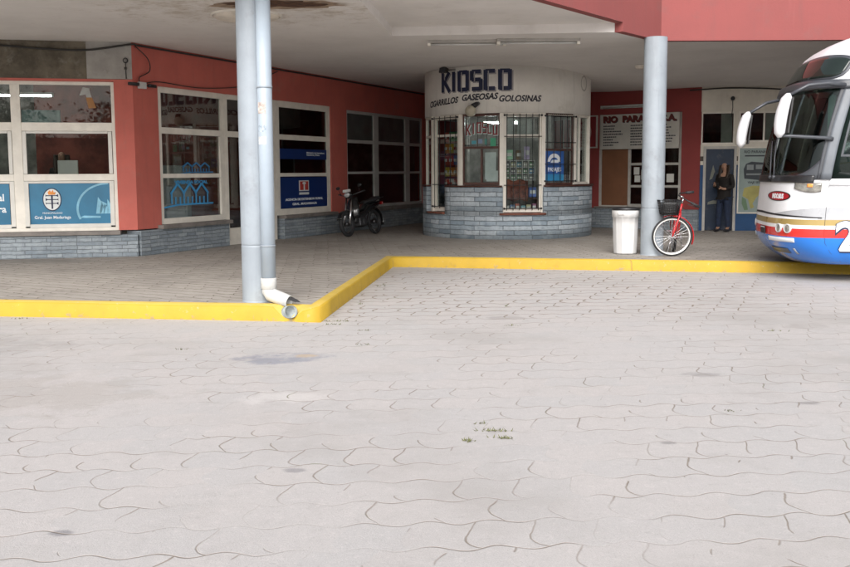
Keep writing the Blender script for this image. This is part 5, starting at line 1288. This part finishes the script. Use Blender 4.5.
# cabin seen through the windscreen
m_cab = M('cabin_dark', (.16, .17, .16), .7); m_cloth = M('cabin_curtain', (.22, .34, .32), .8)
f = MB(); f.box(.45, 3.5, .12, 2.38, 1.2, 1.3); f.box(2.5, 2.56, .12, 2.38, 1.3, 2.7); f.build('cabin_shell', m_cab, co_)
f = MB(); f.box(.40, .80, .2, 2.3, 1.30, 1.50); f.build('dashboard', m_blackpl, co_, bevel=.04)
mm = T(.92, .62, 1.62) @ RY(-.9); f = MB(mm @ RX(pi/2)); f.torus((0, 0, 0), .22, .014, n=24, k=8); f.tube([(-.2, 0, 0), (.2, 0, 0)], .012, 6); f.tube([(0, 0, 0), (0, -.35, 0)], .02, 6); f.build('steering_wheel', m_blackpl, co_)
for y_ in (.62, 1.85):
    f = MB(); f.cbox((1.75, y_, 1.62), (.46, .46, .14)); f.cbox((1.98, y_, 1.98), (.14, .46, .72), RY(.12)); f.cbox((2.03, y_, 2.40), (.10, .26, .16)); f.build('driver_seat' if y_ < 1 else 'guide_seat', M('seat_teal', (.05, .12, .13), .8), co_, bevel=.05)
f = MB(); f.grid([[(.72+.06*sin(i*1.4), .18+.05*i, 2.6-.09*j) for j in range(12)] for i in range(7)]); f.build('curtain', m_cloth, co_)
f = MB(); f.grid([[(.60+.02*sin(i*1.4), 1.2+.05*i, 2.62-.05*j) for j in range(5)] for i in range(22)]); f.build('sun_blind', M('sun_blind_green', (.16, .24, .21), .7), co_)
f = MB(); f.tube([(.95, .42, 1.4), (.9, .36, 2.55)], .018, 8); f.build('grab_rail', M('rail_grey', (.3, .36, .36), .4), co_)
# wheels
for u_, y_ in ((2.6, .02), (2.6, 2.48), (8.4, .02), (8.4, 2.48)):
    s_ = -1 if y_ < 1 else 1
    f = MB(T(u_, y_+(-s_)*.14, .50)); 
    f2 = [(.30, -.14), (.46, -.14), (.50, -.10), (.50, .10), (.46, .14), (.30, .14)]
    f.lathe(f2, 36, m=RX(pi/2)); q = f.build('wheel', m_rubber, co_)
    f = MB(T(u_, y_+(-s_)*.14, .50)); f.lathe([(.0, -.06), (.10, -.09), (.14, -.06), (.24, -.03), (.30, -.13), (.30, .13)], 30, m=RX(pi/2*(1 if s_ < 0 else -1))); f.build('rim', m_steel, q)

# ============================================================ PEOPLE
def skin_mesh(name, nodes, edges, mat, parent, sub=2):
    """nodes: (x, y, z, rx, ry) ; node 0 is the root"""
    me = bpy.data.meshes.new(name); me.from_pydata([n[:3] for n in nodes], edges, [])
    o = bpy.data.objects.new(name, me); COL.objects.link(o)
    md = o.modifiers.new('skin', 'SKIN'); md.use_smooth_shade = True
    for i, n in enumerate(nodes):
        v = me.skin_vertices[0].data[i]; v.radius = (n[3], n[4] if len(n) > 4 else n[3]); v.use_root = (i == 0)
    s2 = o.modifiers.new('sub', 'SUBSURF'); s2.levels = sub; s2.render_levels = sub
    bpy.context.view_layer.update()
    dg = bpy.context.evaluated_depsgraph_get(); m2 = bpy.data.meshes.new_from_object(o.evaluated_get(dg))
    bpy.data.objects.remove(o); m2.materials.clear(); m2.materials.append(mat)
    for p in m2.polygons: p.use_smooth = True
    q = bpy.data.objects.new(name, m2); COL.objects.link(q); q.parent = parent; return q
m_skin = M('skin', (.38, .22, .15), .55, var=.05); m_hair = M('dark_hair', (.03, .018, .012), .55, var=.3, vs=40)
def standing(label, loc, rz, dz=0):
    """faces local -Y; hands held up together at the belly, holding a small bag strap"""
    r = thing('person', label, 'person', loc, rz); r.scale = (1+dz, 1+dz, 1+dz*2)
    N = [(0, 0, .84, .125, .095), (0, .0, 1.0, .12, .085), (0, .0, 1.16, .13, .09), (0, .005, 1.28, .12, .085), (0, .01, 1.345, .05, .05), (0, .0, 1.40, .045, .045),
         (0, -.012, 1.455, .062, .072), (0, -.008, 1.52, .072, .085), (0, 0, 1.575, .055, .068),
         (.155, .01, 1.27, .05, .05), (.20, .015, 1.03, .038, .038), (.10, -.17, .98, .030, .030), (.055, -.21, 1.0, .026, .020),
         (-.155, .01, 1.27, .05, .05), (-.205, .01, 1.03, .038, .038), (-.14, -.20, 1.06, .030, .030), (-.10, -.245, 1.09, .026, .020),
         (.085, 0, .74, .08, .085), (.095, -.01, .44, .055, .055), (.10, .02, .10, .036, .04), (.105, -.06, .035, .038, .026), (.11, -.13, .025, .03, .018),
         (-.085, 0, .74, .08, .085), (-.10, -.03, .44, .055, .055), (-.12, -.02, .10, .036, .04), (-.125, -.10, .035, .038, .026), (-.13, -.17, .025, .03, .018)]
    Ed = [(0, 1), (1, 2), (2, 3), (3, 4), (4, 5), (5, 6), (6, 7), (7, 8), (3, 9), (9, 10), (10, 11), (11, 12), (3, 13), (13, 14), (14, 15), (15, 16), (0, 17), (17, 18), (18, 19), (19, 20), (20, 21), (0, 22), (22, 23), (23, 24), (24, 25), (25, 26)]
    # fingers and thumb, curled, plus a nose
    def hand(base, idx, sx):
        x_, y_, z_ = base
        for k in range(4):
            i = len(N); fx = (k-1.5)*.016; L_ = (.9, 1, .97, .8)[k]
            N.append((x_+fx*.3-sx*.02, y_-.02, z_+.008+fx, .009)); N.append((x_+fx*.2-sx*.045*L_, y_-.03, z_+.002+fx, .008)); N.append((x_-sx*.055*L_, y_-.012, z_-.004+fx, .007))
            Ed.extend([(idx, i), (i, i+1), (i+1, i+2)])
        i = len(N); N.append((x_+sx*.0, y_-.03, z_+.035, .010)); N.append((x_-sx*.03, y_-.04, z_+.045, .008)); Ed.extend([(idx, i), (i, i+1)])
    hand(N[12][:3], 12, 1); hand(N[16][:3], 16, -1)
    i = len(N); N.append((0, -.095, 1.497, .014)); Ed.append((7, i))
    b = skin_mesh('body', N, Ed, m_skin, r)
    f = MB()
    for s_ in (-1, 1):
        f.ball((s_*.028, -.088, 1.518), (.012, .008, .007), n=8)
    f.build('eyes', M('eye_dark', (.03, .02, .02), .3), r)
    f = MB(); f.ball((0, -.084, 1.458), (.024, .008, .006), n=8); f.build('mouth', M('lip', (.3, .10, .08), .5), r)
    # jacket, trousers, shoes, hair
    J = [(0, 0, .88, .155, .125), (0, 0, 1.0, .145, .11), (0, 0, 1.16, .148, .108), (0, .005, 1.27, .135, .10), (0, .01, 1.335, .066, .062),
         (.165, .01, 1.265, .064, .064), (.212, .015, 1.03, .052, .052), (.12, -.15, .985, .043, .043), (-.165, .01, 1.265, .064, .064), (-.217, .01, 1.03, .052, .052), (-.155, -.175, 1.05, .043, .043), (0, 0, .78, .150, .12)]
    skin_mesh('jacket', J, [(0, 1), (1, 2), (2, 3), (3, 4), (3, 5), (5, 6), (6, 7), (3, 8), (8, 9), (9, 10), (0, 11)], M('dark_brown_jacket', (.012, .009, .008), .8, var=.2, vs=10), r)
    J = [(0, 0, .84, .142, .112), (.088, 0, .72, .095, .098), (.097, -.01, .44, .070, .070), (.102, .015, .09, .062, .062), (-.088, 0, .72, .095, .098), (-.102, -.03, .44, .070, .070), (-.122, -.025, .09, .062, .062)]
    skin_mesh('trousers', J, [(0, 1), (1, 2), (2, 3), (0, 4), (4, 5), (5, 6)], M('blue_jeans', (.018, .03, .065), .85, var=.2, vs=14), r)
    for q in ((.105, -.05), (-.125, -.09)):
        f = MB(); f.ball((q[0], q[1], .035), (.045, .125, .038), n=14); f.build('shoe', m_blackpl, r)
    H_ = [(0, .018, 1.578, .094, .104), (0, .05, 1.48, .085, .05), (0, .075, 1.33, .085, .035), (0, .08, 1.20, .07, .025), (.086, .0, 1.50, .022, .06), (.10, -.02, 1.36, .03, .05), (.095, -.085, 1.22, .028, .03), (-.086, .0, 1.50, .022, .06), (-.10, -.02, 1.36, .03, .05), (-.095, -.085, 1.22, .028, .03)]
    skin_mesh('hair', H_, [(0, 1), (1, 2), (2, 3), (0, 4), (4, 5), (5, 6), (0, 7), (7, 8), (8, 9)], m_hair, r)
    return r
ps_ = standing('person with long dark hair in a dark brown jacket and jeans by the blue door', (6.86, 21.12, SW), radians(-50))
c = Vector((6.86, 21.12, SW)); hh = T(*c) @ RZ(radians(-50))
p = hh @ Vector((.0, -.27, 1.06)); r = thing('mobile_phone', 'small pale phone held in the hands of the standing person', 'phone', p, radians(-50))
f = MB(); f.cbox((0, 0, 0), (.07, .009, .14), RX(.6)); f.build('case', m_blackpl, r, bevel=.004)
f = MB(); f.cbox((0, .0055, .0), (.062, .003, .125), RX(.6)); f.build('screen', M('phone_screen', (.35, .37, .4), .2), r)
c = FA @ Vector((-1.52, 2.0, SW))
standing('dark haired office worker standing behind the counter, seen through the emblem window', c, .25, .075)

# ============================================================ ACROSS THE ROAD (mirrored in the glazing)
m_leaf = M('leaf_green', (.06, .085, .03), .6, var=.5, vs=1.5); m_bark = M('bark', (.10, .075, .055), .9, var=.3, vs=6)
def tree(x, y, h, cr, label, seed):
    rnd_ = random.Random(seed); r = thing('street_tree', label, 'tree', (x, y, 0), group='trees across the road')
    f = MB(); f.tube([(0, 0, -.1), (.05, 0, h*.25), (-.04, .05, h*.5), (0, 0, h*.8)], [.22, .17, .13, .05], 10)
    tips = []
    for k in range(8):
        a = k*2.4+rnd_.random(); z = h*(.35+.05*k); e = Vector((cr*.8*cos(a), cr*.8*sin(a), z+h*.18)); f.tube([(0, 0, z), e*.5+Vector((0, 0, z*.5)), e], [.08, .05, .02], 6); tips += [e, e*.6+Vector((0, 0, z*.42))]
    f.build('trunk', m_bark, r); f = MB(); tips.append(Vector((0, 0, h*.85)))
    for k in range(1900):
        t = rnd_.choice(tips); p = t+Vector([rnd_.gauss(0, cr*.24) for _ in range(3)]); a = Vector([rnd_.gauss(0, 1) for _ in range(3)]).normalized(); b = a.orthogonal().normalized(); sz = rnd_.uniform(.10, .20)
        f.face([p-a*sz, p+b*sz*.6, p+a*sz, p-b*sz*.6])
    f.build('crown', m_leaf, r)
for k, (x_, y_, h_, c_) in enumerate(((-17, -36, 6.2, 3.0), (-8.5, -38, 6.9, 3.2), (-1, -36, 6.0, 2.9), (8, -40, 7.4, 3.3), (16, -36, 6.4, 3.0), (-26, -35, 6.6, 3.1), (25, -38, 6.7, 3.1))):
    tree(x_, y_, h_, c_, '%s leafy tree across the road, %d m tall, mirrored in the panes' % (('small', 'full', 'slim', 'tallest', 'round', 'outer left', 'outer right')[k], round(h_)), 30+k)
hs_ = thing('street_house', 'long low ochre house across the road with dark shuttered windows', 'house', (0, -48, 0))
f = MB(); wall(f, -30, 30, 0, 4.2, [(a, a+1.3, .9, 2.4) for a in range(-27, 28, 5)], -.2, .1); f.build('wall', M('ochre_render', (.30, .23, .15), .85), hs_)
for a in range(-27, 28, 5):
    f = MB(); f.box(a, a+1.3, -.12, -.06, .9, 2.4); f.build('window', m_blackpl, hs_)
f = MB(); f.box(-30.3, 30.3, -6, .4, 4.21, 4.45); f.build('roof', m_browncon, hs_)
f = MB(); f.box(-30, 30, -6, -5.8, 0, 4.2); f.build('back_wall', M('ochre_render', (.30, .23, .15), .85), hs_)
